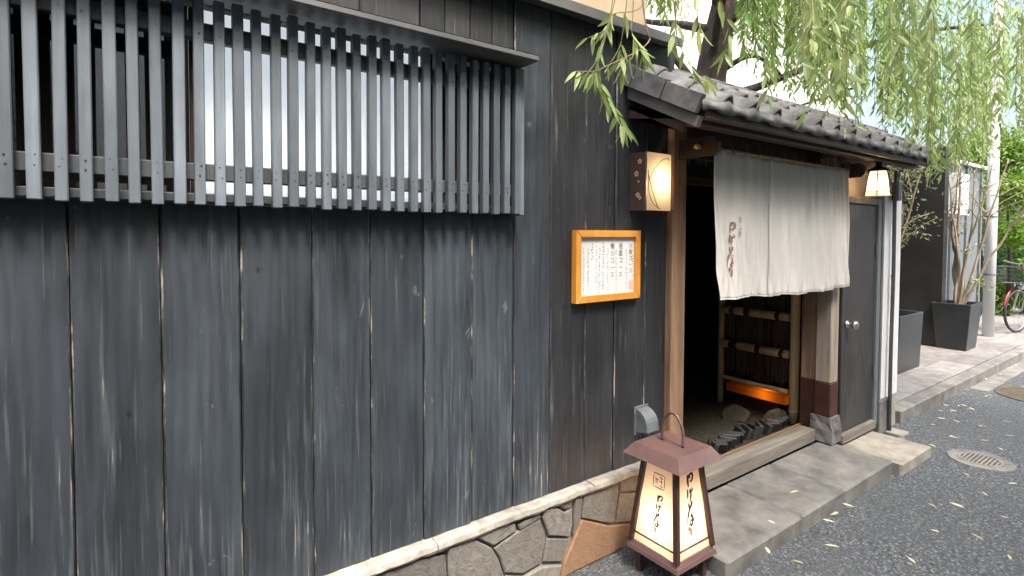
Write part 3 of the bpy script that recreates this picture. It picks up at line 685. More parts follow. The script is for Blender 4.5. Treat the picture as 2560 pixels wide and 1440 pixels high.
# passage behind the gate
pas = thing('entrance_passage', (3.3, 3.2, 0), 'dark passage behind the entrance gate', 'passage')
box('floor', (2.3, 4.5), (1.85, 4.6), (.02, .12), M['soil'], pas, 0)
box('side_wall', (2.28, 2.36), (1.905, 4.6), (.121, 2.05), M['dark_wood'], pas, 0)
box('side_wall', (4.45, 4.53), (1.80, 4.6), (.121, 2.05), M['dark_wood'], pas, 0)
box('rear_wall', (2.28, 4.53), (4.605, 4.7), (.121, 2.05), M['dark_wood'], pas, 0)
box('ceiling', (2.28, 4.53), (1.87, 4.7), (2.052, 2.09), M['dark_wood'], pas, 0)
box('inner_lintel', (2.37, 3.9), (1.99, 2.03), (1.80, 1.85), M['dark_beam'], pas, .003)
box('sign_board', (2.37, 3.9), (2.0, 2.012), (1.86, 2.0), M['panel_dark'], pas, 0)
for k_, ch in enumerate('e 1918'):
    if ch != ' ': text_part('sign_letter', ch, 2.75+k_*.034, 1.918, .062, 1.9985, M['ink_faint'], pas, .9)
sens = tag(box('sensor_box', (2.395, 2.50), (1.86, 1.90), (1.765, 1.845), M['white_metal'], None, .008), 'small white sensor box fixed inside the doorway', 'sensor')
# moss, edging tiles and rocks on the floor
mossm = simple('mossy_gravel', (.016, .013, .009), (.075, .06, .037), 36, (1, 1, 1), .95, .8, .01)
mo = MB(); nx, ny = 30, 16
for j in range(ny+1):
    for i in range(nx+1):
        X = 2.5+1.35*i/nx; Y = 1.98+.75*j/ny
        h = .03*math.sin(math.pi*i/nx)*math.sin(math.pi*j/ny)+random.uniform(0, .006)
        mo.v.append((X, Y, .1205+h))
mo.f = [(j*(nx+1)+i, j*(nx+1)+i+1, (j+1)*(nx+1)+i+1, (j+1)*(nx+1)+i) for j in range(ny) for i in range(nx)]
stuff(mo.build('moss', mossm, pas))
et = MB().box((-.055, .055), (-.016, .016), (-.02, .07), .004).mesh('edging_tile', M['black_tile'], (0, 0, 0))
pts = [(2.42+i*.062, 2.04-.055*abs(((i/5.0) % 2)-1)+.03, 55 if (i // 5) % 2 else -40) for i in range(24)]
for X, Y, a in pts:
    e_ = put('edging_tile', et, (X, Y-.05, .13), pas); e_.rotation_euler = (R(random.uniform(10, 28)), R(random.uniform(-6, 6)), R(a+random.uniform(-12, 12)))
def rock(name, c, s, seed, label=None, parent=None):
    rg = random.Random(seed); bm = bmesh.new(); bmesh.ops.create_icosphere(bm, subdivisions=3, radius=1)
    dirs = [Vector((rg.uniform(-1, 1), rg.uniform(-1, 1), rg.uniform(-1, 1))).normalized() for _ in range(9)]
    for v_ in bm.verts:
        k = 1.0
        for d in dirs:
            q = v_.co.dot(d); lim = .55
            if q > lim: v_.co -= d*(q-lim)
        v_.co = Vector((c[0]+v_.co.x*s[0], c[1]+v_.co.y*s[1], c[2]+v_.co.z*s[2]))
    bm.verts.index_update(); mb = MB(); mb.add([v_.co for v_ in bm.verts], [[q.index for q in f_.verts] for f_ in bm.faces]); bm.free()
    o = mb.build(name, M['rock'], parent)
    if label: tag(o, label, 'rock')
    return o
rock('rock', (3.80, 2.02, .17), (.13, .10, .09), 5, 'rounded brown rock at the foot of the bamboo post by the sill')
rock('rock', (3.70, 2.22, .15), (.15, .13, .10), 9, 'long brown rock behind the mossy gravel in the doorway')

# ------------------------------------------------------------------ bamboo fence
bf = thing('bamboo_fence', (3.98, 2.25, .12), 'bamboo framed brushwood fence inside the dark doorway', 'fence')
def bamboo(pts, r, name, mat, node=.26):
    a, b = Vector(pts[0]), Vector(pts[1]); L_ = (b-a).length; d = (b-a)/L_; P = []; rad = []
    s = 0; k = random.uniform(.06, .2)
    while s < L_:
        e = min(L_, s+k)
        for t, q in ((s+.004, 1), (e-.012, 1), (e-.004, 1.1), (e, .93)):
            if t < L_: P.append(a+d*t); rad.append(r*q)
        s = e; k = node
    P.append(b); rad.append(r); return tube(name, P, rad, mat, bf, 12)
bamboo([(3.965, 1.955, .12), (3.965, 1.955, 1.9)], .032, 'post', M['bamboo'])
bamboo([(3.98, 2.56, .12), (3.98, 2.56, 1.9)], .024, 'post', M['bamboo'])
for z_, ys in ((.895, ((1.99, 2.06), (2.095, 2.21), (2.212, 2.30), (2.345, 2.43), (2.465, 2.535))), (.62, ((1.99, 2.03), (2.06, 2.19), (2.195, 2.205), (2.25, 2.40), (2.47, 2.53))), (1.17, ((1.99, 2.1), (2.13, 2.3), (2.34, 2.53)))):
    for a, b in ys:
        MB().tube([(3.955, a, z_), (3.955, a+.004, z_), (3.955, b-.004, z_), (3.955, b, z_)], [.027, .031, .031, .027], 12).build('rail', M['bamboo_flat'], bf, smooth=True)
    for a, b in zip(ys[:-1], ys[1:]):
        m_ = (a[1]+b[0])/2
        MB().tube([(3.955, a[1]+.001, z_), (3.955, m_, z_), (3.955, b[0]-.001, z_)], [.026, .024, .026], 10).build('rope_tie', M['rope'], bf, smooth=True)
bamboo([(3.955, 1.99, .345), (3.955, 2.53, .345)], .017, 'rail', M['bamboo_flat'])
mb = MB()
for i in range(70):
    Y = 1.95+.6*i/70+random.uniform(-.003, .003); mb.tube([(4.01+random.uniform(-.01, .012), Y, .40+random.uniform(-.05, .02)), (4.01+random.uniform(-.01, .012), Y+random.uniform(-.006, .006), 1.9)], random.uniform(.0035, .0055), 5)
stuff(mb.build('brushwood', M['twig'], bf))
am = thing('amber_lamp', (4.1, 2.3, .12), 'glowing amber box lamp under the bamboo fence', 'lamp')
box('shade', (4.0, 4.16), (2.03, 2.52), (.225, .295), M['amber'], am, .004); 
box('foot', (4.03, 4.13), (2.1, 2.45), (.121, .224), M['lantern_dark'], am, .002)
bulb('bulb', (4.08, 2.2, .262), .1, (1, .55, .2), am)

# ------------------------------------------------------------------ noren curtain
nor = thing('noren_curtain', (3.16, 1.6, 1.15), 'white linen shop curtain with brown brushed characters hanging in the entrance', 'curtain')
NX0, NX1, NZ0, NZ1, SLIT = 2.40, 3.915, 1.165, 1.925, 2.895
FOLDS = [(2.47, .012, .03), (2.60, .010, .025), (2.685, .014, .022), (2.80, .016, .022), (2.905, .018, .02), (2.98, .012, .02), (3.075, .016, .022), (3.19, .018, .022), (3.27, .012, .018), (3.40, .012, .03), (3.52, .014, .03), (3.64, .012, .028), (3.78, .010, .03)]
def ncloth(x, z):
    t = (NZ1-z)/(NZ1-NZ0); y = 1.602-.02*t
    for fx, a, w in FOLDS:
        fx2 = fx+.02*math.sin(fx*9)*t; y += -.85*a*math.exp(-((x-fx2)/w)**2)*(1.0-.35*t+.3*t*t)
    y += .005*math.sin(x*57+1.3*math.sin(z*4))+.003*math.sin(x*131+z*5)+.0035*math.sin(x*29+2*math.sin(x*7))+.004*math.sin(x*41+z*17)*t+.003*math.sin(x*83-z*31)*t*t-.045*t*t*max(0, 1-(x-NX0)/.35)
    return y
def npoint(x, z):
    t = (NZ1-z)/(NZ1-NZ0)
    xs = x-(.035*t if x < NX0+.3 else 0)*max(0, 1-(x-NX0)/.3)
    zz = z+(.0-.012*math.sin((x-NX0)/(NX1-NX0)*math.pi))*(1-t)+(.012*math.sin(x*3.1+.5)+.004*math.sin(x*19))*t
    return (xs, ncloth(x, z), zz)
for x0, x1 in ((NX0, SLIT+.006), (SLIT, NX1)):
    nx, nz = int((x1-x0)/.009), 42; mb = MB()
    for j in range(nz+1):
        for i in range(nx+1):
            xq = x0+(x1-x0)*i/nx; zq = NZ1-(NZ1-NZ0)*j/nz
            mb.v.append(npoint(xq, zq))
    mb.f = [(j*(nx+1)+i, j*(nx+1)+i+1, (j+1)*(nx+1)+i+1, (j+1)*(nx+1)+i) for j in range(nz) for i in range(nx)]
    c = mb.build('cloth_panel', M['cloth'], nor, smooth=True)
    if x0 > NX0: c.location.y -= .003
    so = c.modifiers.new('thickness', 'SOLIDIFY'); so.thickness = .0015; so.offset = 1
    hm = MB().tube([npoint(x0+(x1-x0)*i/60, NZ0+.001) for i in range(61)], .0035, 6).build('hem', M['cloth'], c, smooth=True)
tube('rod', [(2.265, 1.612, 1.928), (2.28, 1.612, 1.928), (2.30, 1.612, 1.928), (3.96, 1.612, 1.928), (3.99, 1.612, 1.928)], [.011, .0135, .0115, .0115, .0125], M['bamboo'], nor, 12)
for i in range(9):
    X = 2.56+i*.128; tube('hanging_cord', [(X, 1.598, 1.918), (X+.004, 1.596, 1.96), (X, 1.62, 2.0)], .0022, M['string'], nor, 5)
def nmap(sc, ox, oz, kx=1.0):
    def f(a, b):
        x, z = ox+a*sc*kx, oz-b*sc; p = npoint(x, z); return (p[0], p[1]-.0045, p[2])
    return f
mb = MB(); brush(mb, NAME, nmap(.058, 2.497, 1.56, 1.15), .21); mb.build('house_name', M['ink_brown'], nor)
mb = MB(); brush(mb, GION, nmap(.052, 2.595, 1.60, 1.0), .10); mb.build('district_name', M['ink_faint'], nor)
mb = MB(); brush(mb, [[(0, 0), (.3, .2), (.3, .8), (0, 1), (-.25, .7), (-.2, .2), (0, 0)], [(.05, .25), (.05, .8)]], nmap(.03, 2.445, 1.275, .8), .16); mb.build('red_seal', M['ink_red'], nor)

# ------------------------------------------------------------------ side door, pillar, conduit
door = thing('side_door', (4.25, 1.66, .1), 'dark stained side door with a steel knob beside the entrance', 'door')
box('leaf', (3.975, 4.50), (1.645, 1.685), (.135, 1.715), M['door_wood'], door, .003)
box('frame', (4.502, 4.56), (1.63, 1.70), (.09, 1.765), M['wall_grey'], door, .003)
box('head', (3.96, 4.50), (1.628, 1.70), (1.718, 1.763), M['barge'], door, .003)
box('threshold', (3.96, 4.50), (1.615, 1.70), (.073, .13), M['sill'], door, .003)
for zz in (1.35, .45): box('hinge', (4.485, 4.501), (1.634, 1.644), (zz, zz+.09), M['gunmetal'], door, .001)
MB().lathe([(.026, 1.644), (.026, 1.638), (.012, 1.634), (.011, 1.612), (.026, 1.604), (.03, 1.59), (.026, 1.578), (.012, 1.574)], (4.045, 0, .885), 20, 'y').build('knob', M['steel'], door, smooth=True)
pil = thing('white_pillar', (4.75, 1.67, 0), 'white painted pillar on a concrete foot beside the side door', 'pillar')
box('shaft', (4.60, 4.93), (1.63, 1.74), (.26, 1.84), M['pillar_white'], pil, .004)
box('edge_trim', (4.565, 4.598), (1.625, 1.70), (.26, 1.80), M['vent'], pil, .002)
box('foot', (4.57, 4.74), (1.615, 1.742), (0, .258), M['concrete'], pil, .006)
box('foot', (4.742, 4.93), (1.635, 1.742), (0, .258), M['concrete_pale'], pil, .006)
con = thing('conduit_pipe', (4.74, 1.60, 0), 'black conduit pipe with a switch box running up the white pillar', 'pipe')
tube('pipe', spline([(4.705, 1.598, .01), (4.70, 1.60, .6), (4.71, 1.60, 1.2), (4.70, 1.60, 1.75), (4.71, 1.60, 1.98)], 6), .013, M['gunmetal'], con, 10)
box('switch_box', (4.72, 4.79), (1.585, 1.629), (1.76, 1.90), M['gunmetal'], con, .004)
tube('loop', spline([(4.75, 1.60, 1.90), (4.77, 1.59, 1.96), (4.84, 1.59, 1.97), (4.86, 1.60, 1.91), (4.79, 1.60, 1.87)], 6), .004, M['gunmetal'], con, 6)
tube('cable', spline([(4.70, 1.612, 1.2), (4.68, 1.60, 1.15), (4.715, 1.605, 1.08), (4.78, 1.62, 1.0)], 6), .003, M['gunmetal'], con, 6)

# ------------------------------------------------------------------ hanging lamp under the eave
hl = thing('eave_lamp', (4.12, 1.50, 1.76), 'small lit bell shaped lamp with dark bars hanging under the eave', 'lamp')
cx_, cy_ = 4.12, 1.50
n = 6; ang = [2*math.pi*(i+.25)/n for i in range(n)]
lev = [(1.765, .082), (1.79, .076), (1.90, .06), (1.925, .052)]
for i in range(n):
    a, b = ang[i], ang[(i+1) % n]; v = []
    for z_, r_ in lev: v += [(cx_+r_*math.cos(a), cy_+r_*math.sin(a), z_), (cx_+r_*math.cos(b), cy_+r_*math.sin(b), z_)]
    MB().add(v, [(0, 1, 3, 2), (2, 3, 5, 4), (4, 5, 7, 6)]).build('pane', M['shade'], hl)
    tube('bar', [(cx_+(r_+.003)*math.cos(a), cy_+(r_+.003)*math.sin(a), z_) for z_, r_ in lev], .0035, M['lantern_dark'], hl, 6)
for z_, r_ in (lev[1], lev[2]):
    tube('ring', [(cx_+(r_+.003)*math.cos(t), cy_+(r_+.003)*math.sin(t), z_) for t in ang+[ang[0]]], .003, M['lantern_dark'], hl, 6)
MB().lathe([(.07, 1.926), (.062, 1.937), (.02, 1.96), (.015, 2.0)], (cx_, cy_, 0), 12).build('cap', M['lantern_dark'], hl)
bulb('bulb', (cx_, cy_, 1.84), .55, (1, .78, .5), hl, .015)

# ------------------------------------------------------------------ steps
step = tag(MB().box((2.10, 2.752), (1.30, 1.733), (-.05, .088), .012).build('step_slab', M['concrete']), 'grey concrete step slab whose chipped end is by the lantern', 'step', None)
stepb = tag(MB().box((2.756, 3.22), (1.30, 1.733), (-.05, .088), .010).build('step_slab', M['concrete']), 'middle grey concrete step slab before the doorway sill', 'step')
stepc = tag(MB().box((3.224, 3.905), (1.30, 1.733), (-.05, .088), .012).build('step_slab', M['concrete']), 'grey concrete step slab running up to the post foot stone', 'step')
stp = tag(MB().prism([(3.91, -.05), (4.43, -.05), (4.43, .066), (3.91, .07)], 1.255, 1.612, .012, .012).build('pale_slab', M['concrete_pale']), 'pale worn stone slab below the side door', 'slab')
tag(MB().box((4.66, 4.80), (1.50, 1.612), (-.04, .018), .006).build('pale_slab', M['concrete_pale']), 'little pale slab at the foot of the white pillar', 'slab')

# ------------------------------------------------------------------ floor lantern
lan = thing('floor_lantern', (1.95, 1.485, 0), 'lit four sided floor lantern with brown metal cap, handle and brushed characters', 'lantern')
LX, LY = 1.955, 1.487
mb = MB().frustum(LX, LY, .138, .134, .105, .122); bs = mb.build('base', M['lantern_metal'], lan)
MB().frustum(LX, LY, .128, .122, .1225, .140).build('plinth', M['lantern_metal'], bs)
for sx in (-1, 1):
    for sy in (-1, 1):
        box('foot', (LX+sx*.095-.013, LX+sx*.095+.013), (LY+sy*.095-.013, LY+sy*.095+.013), (0, .1045), M['lantern_dark'], bs, .002)
hb, ht, zb, zt = .122, .083, .1405, .512
def post_pts(sx, sy, z): k = (z-zb)/(zt-zb); h = hb+(ht-hb)*k; return (LX+sx*h, LY+sy*h, z)
for sx in (-1, 1):
    for sy in (-1, 1):
        MB().tube([post_pts(sx, sy, zb), post_pts(sx, sy, zt)], .0145, 4).build('corner_post', M['lantern_dark'], lan)
def face(side, z0, z1, off, w0=.0, inset=.012):
    """quad on one of the four leaning sides"""
    out = []
    for z_, order in ((z0, (-1, 1)), (z1, (1, -1))):
        k = (z_-zb)/(zt-zb); h = hb+(ht-hb)*k
        for q in order:
            a = q*(h-inset); d = h-off
            out.append({'-y': (LX+a, LY-d, z_), 'y': (LX-a, LY+d, z_), '-x': (LX-d, LY-a, z_), 'x': (LX+d, LY+a, z_)}[side])
    return out
for side in ('-y', 'y', '-x', 'x'):
    pn = MB().add(face(side, .178, .505, .006), [(0, 1, 2, 3)]).build('panel', M['lantern_paper'], lan)
    MB().add(face(side, .1415, .172, .004), [(0, 1, 2, 3)]).build('lower_panel', M['lantern_paper'], lan)
    q = face(side, .175, .175, .004); tube('cross_bar', [q[0], q[1]], .0035, M['lantern_dark'], lan, 6)
    q = face(side, .506, .506, .002); tube('top_bar', [q[0], q[1]], .005, M['lantern_dark'], lan, 6)
# cap: low hipped lid with a flat top
cap = MB().frustum(LX, LY, .152, .116, .528, .578); cap.frustum(LX, LY, .10, .152, .512, .5279)
cap = cap.build('cap', M['lantern_metal'], lan)
hp = [(LX, LY-.055, .5785), (LX, LY-.055, .64), (LX, LY-.045, .675), (LX, LY-.02, .708), (LX, LY, .713), (LX, LY+.02, .708), (LX, LY+.045, .675), (LX, LY+.055, .64), (LX, LY+.055, .5785)]
tube('handle', spline(hp, 4), .0065, M['lantern_metal'], cap, 10)
def lmap(side, sc, u0, z0, kx=1.0):
    def f(a, b):
        z_ = z0-b*sc; k = (z_-zb)/(zt-zb); h = hb+(ht-hb)*k; d = h-.006+.0012; u = u0+a*sc*kx
        return (LX+u, LY-d, z_) if side == '-y' else (LX-d, LY-u, z_)
    return f
mb = MB(); brush(mb, NAME, lmap('-y', .053, -.028, .47, 1.0), .22); mb.build('house_name', M['ink'], lan)
mb = MB(); brush(mb, NAME, lmap('-x', .034, -.014, .375, 1.0), .22); mb.build('house_name', M['ink'], lan)
mb = MB(); brush(mb, [[(0, 0), (1, 0)], [(1, 0), (1, 1)], [(1, 1), (0, 1)], [(0, 1), (0, 0)], (.8, [(.55, .2), (.9, .25)]), (.8, [(.7, .12), (.72, .8)]), (.8, [(.55, .5), (.88, .48)]), (.8, [(.58, .8), (.9, .85)]), (.8, [(.2, .25), (.25, .8)]), (.8, [(.15, .45), (.42, .4)]), (.8, [(.4, .3), (.35, .75)])],
                 lmap('-x', .058, -.03, .462, 1.0), .09); mb.build('square_crest', M['ink_brown'], lan)
bulb('bulb', (LX, LY, .25), .68, (1, .76, .52), lan, .03)

# ------------------------------------------------------------------ drain grate and iron cover in the road
dr = thing('drain_grate', (4.62, 1.04, 0), 'small round iron drain grate set in a concrete ring on the asphalt', 'drain')
def ringm(cx, cy, r0, r1, z0, z1, n=32):
    mb = MB()
    for k in range(n):
        t = 2*math.pi*k/n; c, s = math.cos(t), math.sin(t); j = random.uniform(-.004, .006) if r1 > .15 else 0
        mb.v += [(cx+r0*c, cy+r0*s, z0), (cx+r0*c, cy+r0*s, z1), (cx+(r1+j)*c, cy+(r1+j)*s, z1), (cx+(r1+j+.004)*c, cy+(r1+j+.004)*s, z0)]
    for k in range(n):
        a, b = 4*k, 4*((k+1) % n); mb.f += [(a+i, b+i, b+(i+1) % 4, a+(i+1) % 4) for i in range(4)]
    return mb
ringm(4.62, 1.04, .122, .175, -.01, .007).build('collar', M['concrete'], dr)
ringm(4.62, 1.04, .102, .12, -.01, .009).build('rim', M['iron_grate'], dr)
MB().lathe([(.102, .0042), (.102, .0045)], (4.62, 1.04, 0), 24).build('pit', M['soil'], dr)
for i in range(-4, 5):
    Y = i*.0215; h = math.sqrt(.102**2-Y*Y)-.001
    box('bar', (4.62-h, 4.62+h), (1.04+Y-.007, 1.04+Y+.007), (.0046, .0085), M['iron_grate'], dr, .0015)
mh = thing('manhole_cover', (6.9, 1.12, 0), 'rusty round iron manhole cover in the road near the pavement', 'manhole cover')
ringm(6.9, 1.12, .30, .335, -.01, .008).build('frame_ring', M['iron'], mh)
MB().lathe([(.297, .002), (.297, .0065)], (6.9, 1.12, 0), 32).build('lid', M['iron'], mh)

# ------------------------------------------------------------------ fallen leaves
lv = [(0, 0, 0), (.3, .09, .03), (.65, .08, .035), (1, 0, .01), (.65, -.08, .03), (.3, -.09, .025), (.33, 0, .012), (.66, 0, .014)]
fl_me = [leafmesh('fallen_leaf', [(a*s, b*s*w, c*s*h+.0005) for a, b, c in lv], [(0, 5, 6), (0, 6, 1), (6, 5, 4, 7), (1, 6, 7, 2), (7, 4, 3), (2, 7, 3)], M['leaf_fallen']) for s, w, h in ((.075, 1.3, 1.2), (.055, 1.6, 2.0), (.065, 2.0, .8))]
rg = random.Random(21); spots = []
for px, py in ((1920, 1300), (1975, 1232), (2095, 1280), (2055, 1298), (2105, 1258), (2010, 1410), (1925, 1385), (2320, 1110), (2265, 1098), (2060, 1362), (2318, 1258), (2470, 1240), (2462, 1352), (2528, 1400), (2508, 1126), (2545, 1210), (2425, 1190), (2400, 1056), (2445, 1062), (2370, 1090), (2540, 1090), (2500, 1290), (2412, 1270), (2350, 1330), (2290, 1410), (2450, 1100)):
    spots.append((px, py))
for i, (px, py) in enumerate(spots):
    p = at(px, py, 1.0); d = p-Vector((0, 0, EYE)); q = Vector((0, 0, EYE))+d*(-EYE/d.z)
    z = .0005
    if 2.1 < q.x < 3.9 and 1.30 < q.y: q = Vector((0, 0, EYE))+d*((.0885-EYE)/d.z); z = .0885
    spots[i] = (q.x, q.y, z)
for k in range(46):
    X = rg.uniform(4.9, 9.5); Y = 1.60-abs(rg.gauss(0, .22)); spots.append((X, Y, .009 if Y > 1.46 else .0005))
for k in range(10): spots.append((rg.uniform(5.3, 9.0), rg.uniform(1.76, 2.0), .1012))
for X, Y, z in spots:
    o = put('fallen_leaf', rg.choice(fl_me), (X, Y, z)); o.rotation_euler = (0, 0, rg.uniform(0, 6.28)); k = rg.uniform(.6, 1.15); o.scale = (k, k, k)
    if z > .05 and X < 4: tag(o, 'dry willow leaf lying on the grey concrete step', 'leaf', 'leaves on the step')
    elif z > .05: tag(o, 'dry leaf lying on the paved pavement by the planters', 'leaf', 'leaves on the pavement')
    elif X > 4.85: tag(o, 'dry leaf lying along the gutter by the kerb', 'leaf', 'leaves along the gutter')
    else: tag(o, 'dry willow leaf lying on the asphalt before the step', 'leaf', 'leaves on the asphalt')

# ------------------------------------------------------------------ neighbouring front beyond the pillar
nb = thing('neighbouring_building', (7, 3.6, 0), 'recessed dark grey house front beyond the white pillar', 'building')
box('front_wall', (4.95, 8.24), (3.5, 3.6), (.09, 2.5), M['panel_dark'], nb, .004)
box('partition_wall', (8.26, 8.40), (2.28, 3.49), (.1015, 2.6), M['panel_dark'], nb, .004)
box('door_frame', (7.6, 7.65), (3.44, 3.498), (.1, 2.3), M['wall_grey'], nb, .003)
box('side_wall', (8.41, 11.3), (2.62, 2.75), (.1015, 2.55), M['wall_grey'], nb, .004)
for xx in (8.95, 9.7, 10.4, 11.1): box('wall_rib', (xx, xx+.03), (2.59, 2.618), (.1015, 2.54), M['wall_grey'], nb, .002)
box('wall_cap', (8.41, 11.35), (2.57, 2.80), (2.552, 2.60), M['white_metal'], nb, .003)
box('canopy', (5.2, 8.5), (3.0, 3.6), (2.505, 2.58), M['wall_grey'], nb, .004)
ac = thing('meter_cabinet', (9.3, 2.5, 1.8), 'white enamelled cabinet fixed to the blue grey wall', 'cabinet')
box('case', (9.0, 9.45), (2.34, 2.618), (1.80, 2.33), M['white_metal'], ac, .008)
box('lid_strip', (8.99, 9.46), (2.33, 2.618), (1.775, 1.798), M['pillar_white'], ac, .003)
pole = thing('utility_pole', (9.75, 2.16, 0), 'white utility pole standing before the green hedge', 'pole')
tube('shaft', [(9.75, 2.16, .1), (9.75, 2.16, 2.0), (9.75, 2.16, 6.5)], [.068, .064, .055], M['pillar_white'], pole, 16)
for zz in (.95, 1.75): MB().lathe([(.072, zz), (.072, zz+.02)], (9.75, 2.16, 0), 16).build('band', M['vent'], pole)

# ------------------------------------------------------------------ planters and their small trees
def planter(name, cx, cy, hx, hy, tx, ty, h, label):
    t = thing(name, (cx, cy, .1), label, 'planter')
    z0, z1 = .1012, .1+h; rim = .022
    o4 = lambda a, b, z: [(cx-a, cy-b, z), (cx+a, cy-b, z), (cx+a, cy+b, z), (cx-a, cy+b, z)]
    v = o4(hx, hy, z0)+o4(tx, ty, z1)+o4(tx-rim, ty-rim, z1)+o4(tx-rim-.01, ty-rim-.01, z1-.1)
    f = [(3, 2, 1, 0)]+[(r*4+i, r*4+(i+1) % 4, r*4+4+(i+1) % 4, r*4+4+i) for r in range(3) for i in range(4)]
    b = MB().add(v, f).build('pot', M['planter'], t)
    bv = b.modifiers.new('bevel', 'BEVEL'); bv.width = .008; bv.segments = 2
    MB().add(o4(tx-rim-.011, ty-rim-.011, z1-.085), [(0, 1, 2, 3)]).build('soil', M['soil'], t)
    return t
planter('planter_box', 6.57, 2.31, .31, .235, .325, .255, .59, 'dark grey planter box beside the white pillar')
planter('planter_box', 8.42, 2.17, .19, .15, .235, .195, .57, 'black tapered planter box at the end of the dark partition wall')
def leaf_cloud(name, pts, size, mat, parent, seed=1, droop=.5, wid=.36):
    rg = random.Random(seed); V = []; F = []
    for p in pts:
        d = Vector((rg.gauss(0, 1), rg.gauss(0, 1), rg.gauss(0, .7)-droop)).normalized(); s = size*rg.uniform(.6, 1.25)
        a = d.cross(Vector((rg.gauss(0, 1), rg.gauss(0, 1), rg.gauss(0, 1)))); a = a.normalized() if a.length > 1e-4 else d.orthogonal()
        nrm = d.cross(a); n0 = len(V); w = s*wid*.5
        V += [p, p+d*s*.45+a*w+nrm*w*.35, p+d*s, p+d*s*.45-a*w+nrm*w*.35]; F += [(n0, n0+1, n0+2), (n0, n0+2, n0+3)]
    xs = [q.x for q in V]; ys = [q.y for q in V]; zs = [q.z for q in V]; o_ = Vector(((min(xs)+max(xs))/2, (min(ys)+max(ys))/2, min(zs)))
    me = leafmesh(name, [tuple(q-o_) for q in V], F, mat); return put(name, me, o_, parent)
def small_tree(name, base, stems, label, seed, nleaf, lsize, tops):
    rg = random.Random(seed); t = thing(name, base, label, 'tree'); pts = []
    for (dy, dx, h, r, bend) in stems:
        b = Vector((base[0]+dx*.08+rg.uniform(-.03, .03), base[1]+dy*.06, base[2])); e = Vector((base[0]+dx, base[1]+dy, base[2]+h))
        P = []
        for k in range(9):
            u = k/8; q = b.lerp(e, u**1.0); q.y += bend*math.sin(u*math.pi)+rg.uniform(-.02, .02)*(0 < k); q.x += rg.uniform(-.02, .02)*(0 < k); P.append(q)
        P = spline(P, 3); tube('stem', P, [r*(1-.7*i/len(P)) for i in range(len(P))], M['bark_stem'], t, 7)
        for k in range(4):
            s0 = P[int(len(P)*rg.uniform(.55, .95))]; d = Vector((rg.uniform(-.3, .3), rg.uniform(-.4, .4), rg.uniform(.05, .4)))
            tube('twig', spline([s0, s0+d*.5+Vector((0, 0, .03)), s0+d], 3), [.006]*3+[.004]*3+[.002], M['bark_stem'], t, 5)
            for _ in range(nleaf): pts.append(s0+d*rg.uniform(.2, 1.1)+Vector((rg.gauss(0, .05), rg.gauss(0, .05), rg.gauss(0, .05))))
    for (q, rad, n_) in tops:
        for _ in range(n_): pts.append(Vector(q)+Vector((rg.gauss(0, rad), rg.gauss(0, rad), rg.gauss(0, rad*.7))))
    stuff(leaf_cloud('leaves', pts, lsize, M['leaf_pot'], t, seed)); return t
small_tree('potted_tree', (6.45, 2.31, .6), [(-.14, .1, 1.55, .024, .02), (-.22, -.1, 1.2, .018, -.03), (.02, .0, 1.7, .022, .03), (-.3, .2, 1.75, .018, 0), (.14, .1, 1.4, .018, .02), (-.05, -.2, 1.3, .015, .05)],
           'slender many stemmed tree growing in the planter beside the pillar', 4, 26, .05, [((6.4, 2.2, 2.05), .16, 260), ((6.3, 2.35, 1.9), .1, 120), ((6.4, 2.38, 1.45), .07, 70), ((6.4, 1.98, 2.15), .1, 110)])
small_tree('potted_tree', (8.42, 2.17, .6), [(.13, 0, 1.6, .02, -.05), (.05, .1, 1.75, .022, .04), (-.02, 0, 1.9, .024, .03), (-.12, .1, 1.7, .02, -.02), (-.3, .0, 1.75, .02, .03), (-.42, .1, 1.8, .02, 0), (-.75, .2, 1.6, .018, .04), (.18, .1, 1.2, .015, -.06)],
           'bare stemmed fan shaped tree in the tapered black planter', 8, 7, .06, [((8.4, 1.95, 2.5), .25, 160), ((8.4, 1.95, .92), .06, 30), ((8.4, 2.05, 1.35), .08, 25)])

# shrub opposite (its mirror image shows in the window)
rg = random.Random(5)
MB().lathe([(.16, 0), (.2, .35), (.18, .35), (.17, .30)], (-1.0, -2.2, 0), 20).build('pot', M['gunmetal'], pot_o)
tube('stem', [(-1.0, -2.2, .3), (-.98, -2.2, .9), (-1.0, -2.2, 1.6)], [.02, .016, .01], M['bark_stem'], pot_o)
stuff(leaf_cloud('leaves', [Vector((-1.0+rg.gauss(0, .3), -2.2+rg.gauss(0, .14), 1.9+rg.gauss(0, .45))) for _ in range(2200)], .09, M['leaf_hedge_dark'], pot_o, 3))

# ------------------------------------------------------------------ hedge and far building
def blob_points(c, s, n, rg, lumps=26):
    L_ = []
    for _ in range(lumps):
        d = Vector((rg.gauss(0, 1), rg.gauss(0, 1), rg.gauss(0, 1))).normalized(); L_.append((Vector((c[0]+d.x*s[0]*.8, c[1]+d.y*s[1]*.8, c[2]+d.z*s[2]*.8)), rg.uniform(.22, .42)*min(s)))
    out = []
    for _ in range(n):
        q, r_ = rg.choice(L_); d = Vector((rg.gauss(0, 1), rg.gauss(0, 1), rg.gauss(0, 1))).normalized(); out.append(q+d*r_*(rg.random()**.35))
    return out
def hedge(name, c, s, n, mat, seed, label, lsize=.085):
    t = thing(name, (c[0], c[1], .0), label, 'hedge'); rg = random.Random(seed)
    stuff(leaf_cloud('foliage', blob_points(c, s, n, rg), lsize, mat, t, seed, .3, .5))
    for k in range(5):
        X, Y = c[0]+rg.uniform(-.5, .5)*s[0], c[1]+rg.uniform(-.4, .4)*s[1]
        tube('stem', [(X, Y, 0), (X+.05, Y, c[2]*.6), (X, Y+.05, c[2]*1.2)], [.035, .028, .012], M['bark'], t, 7)
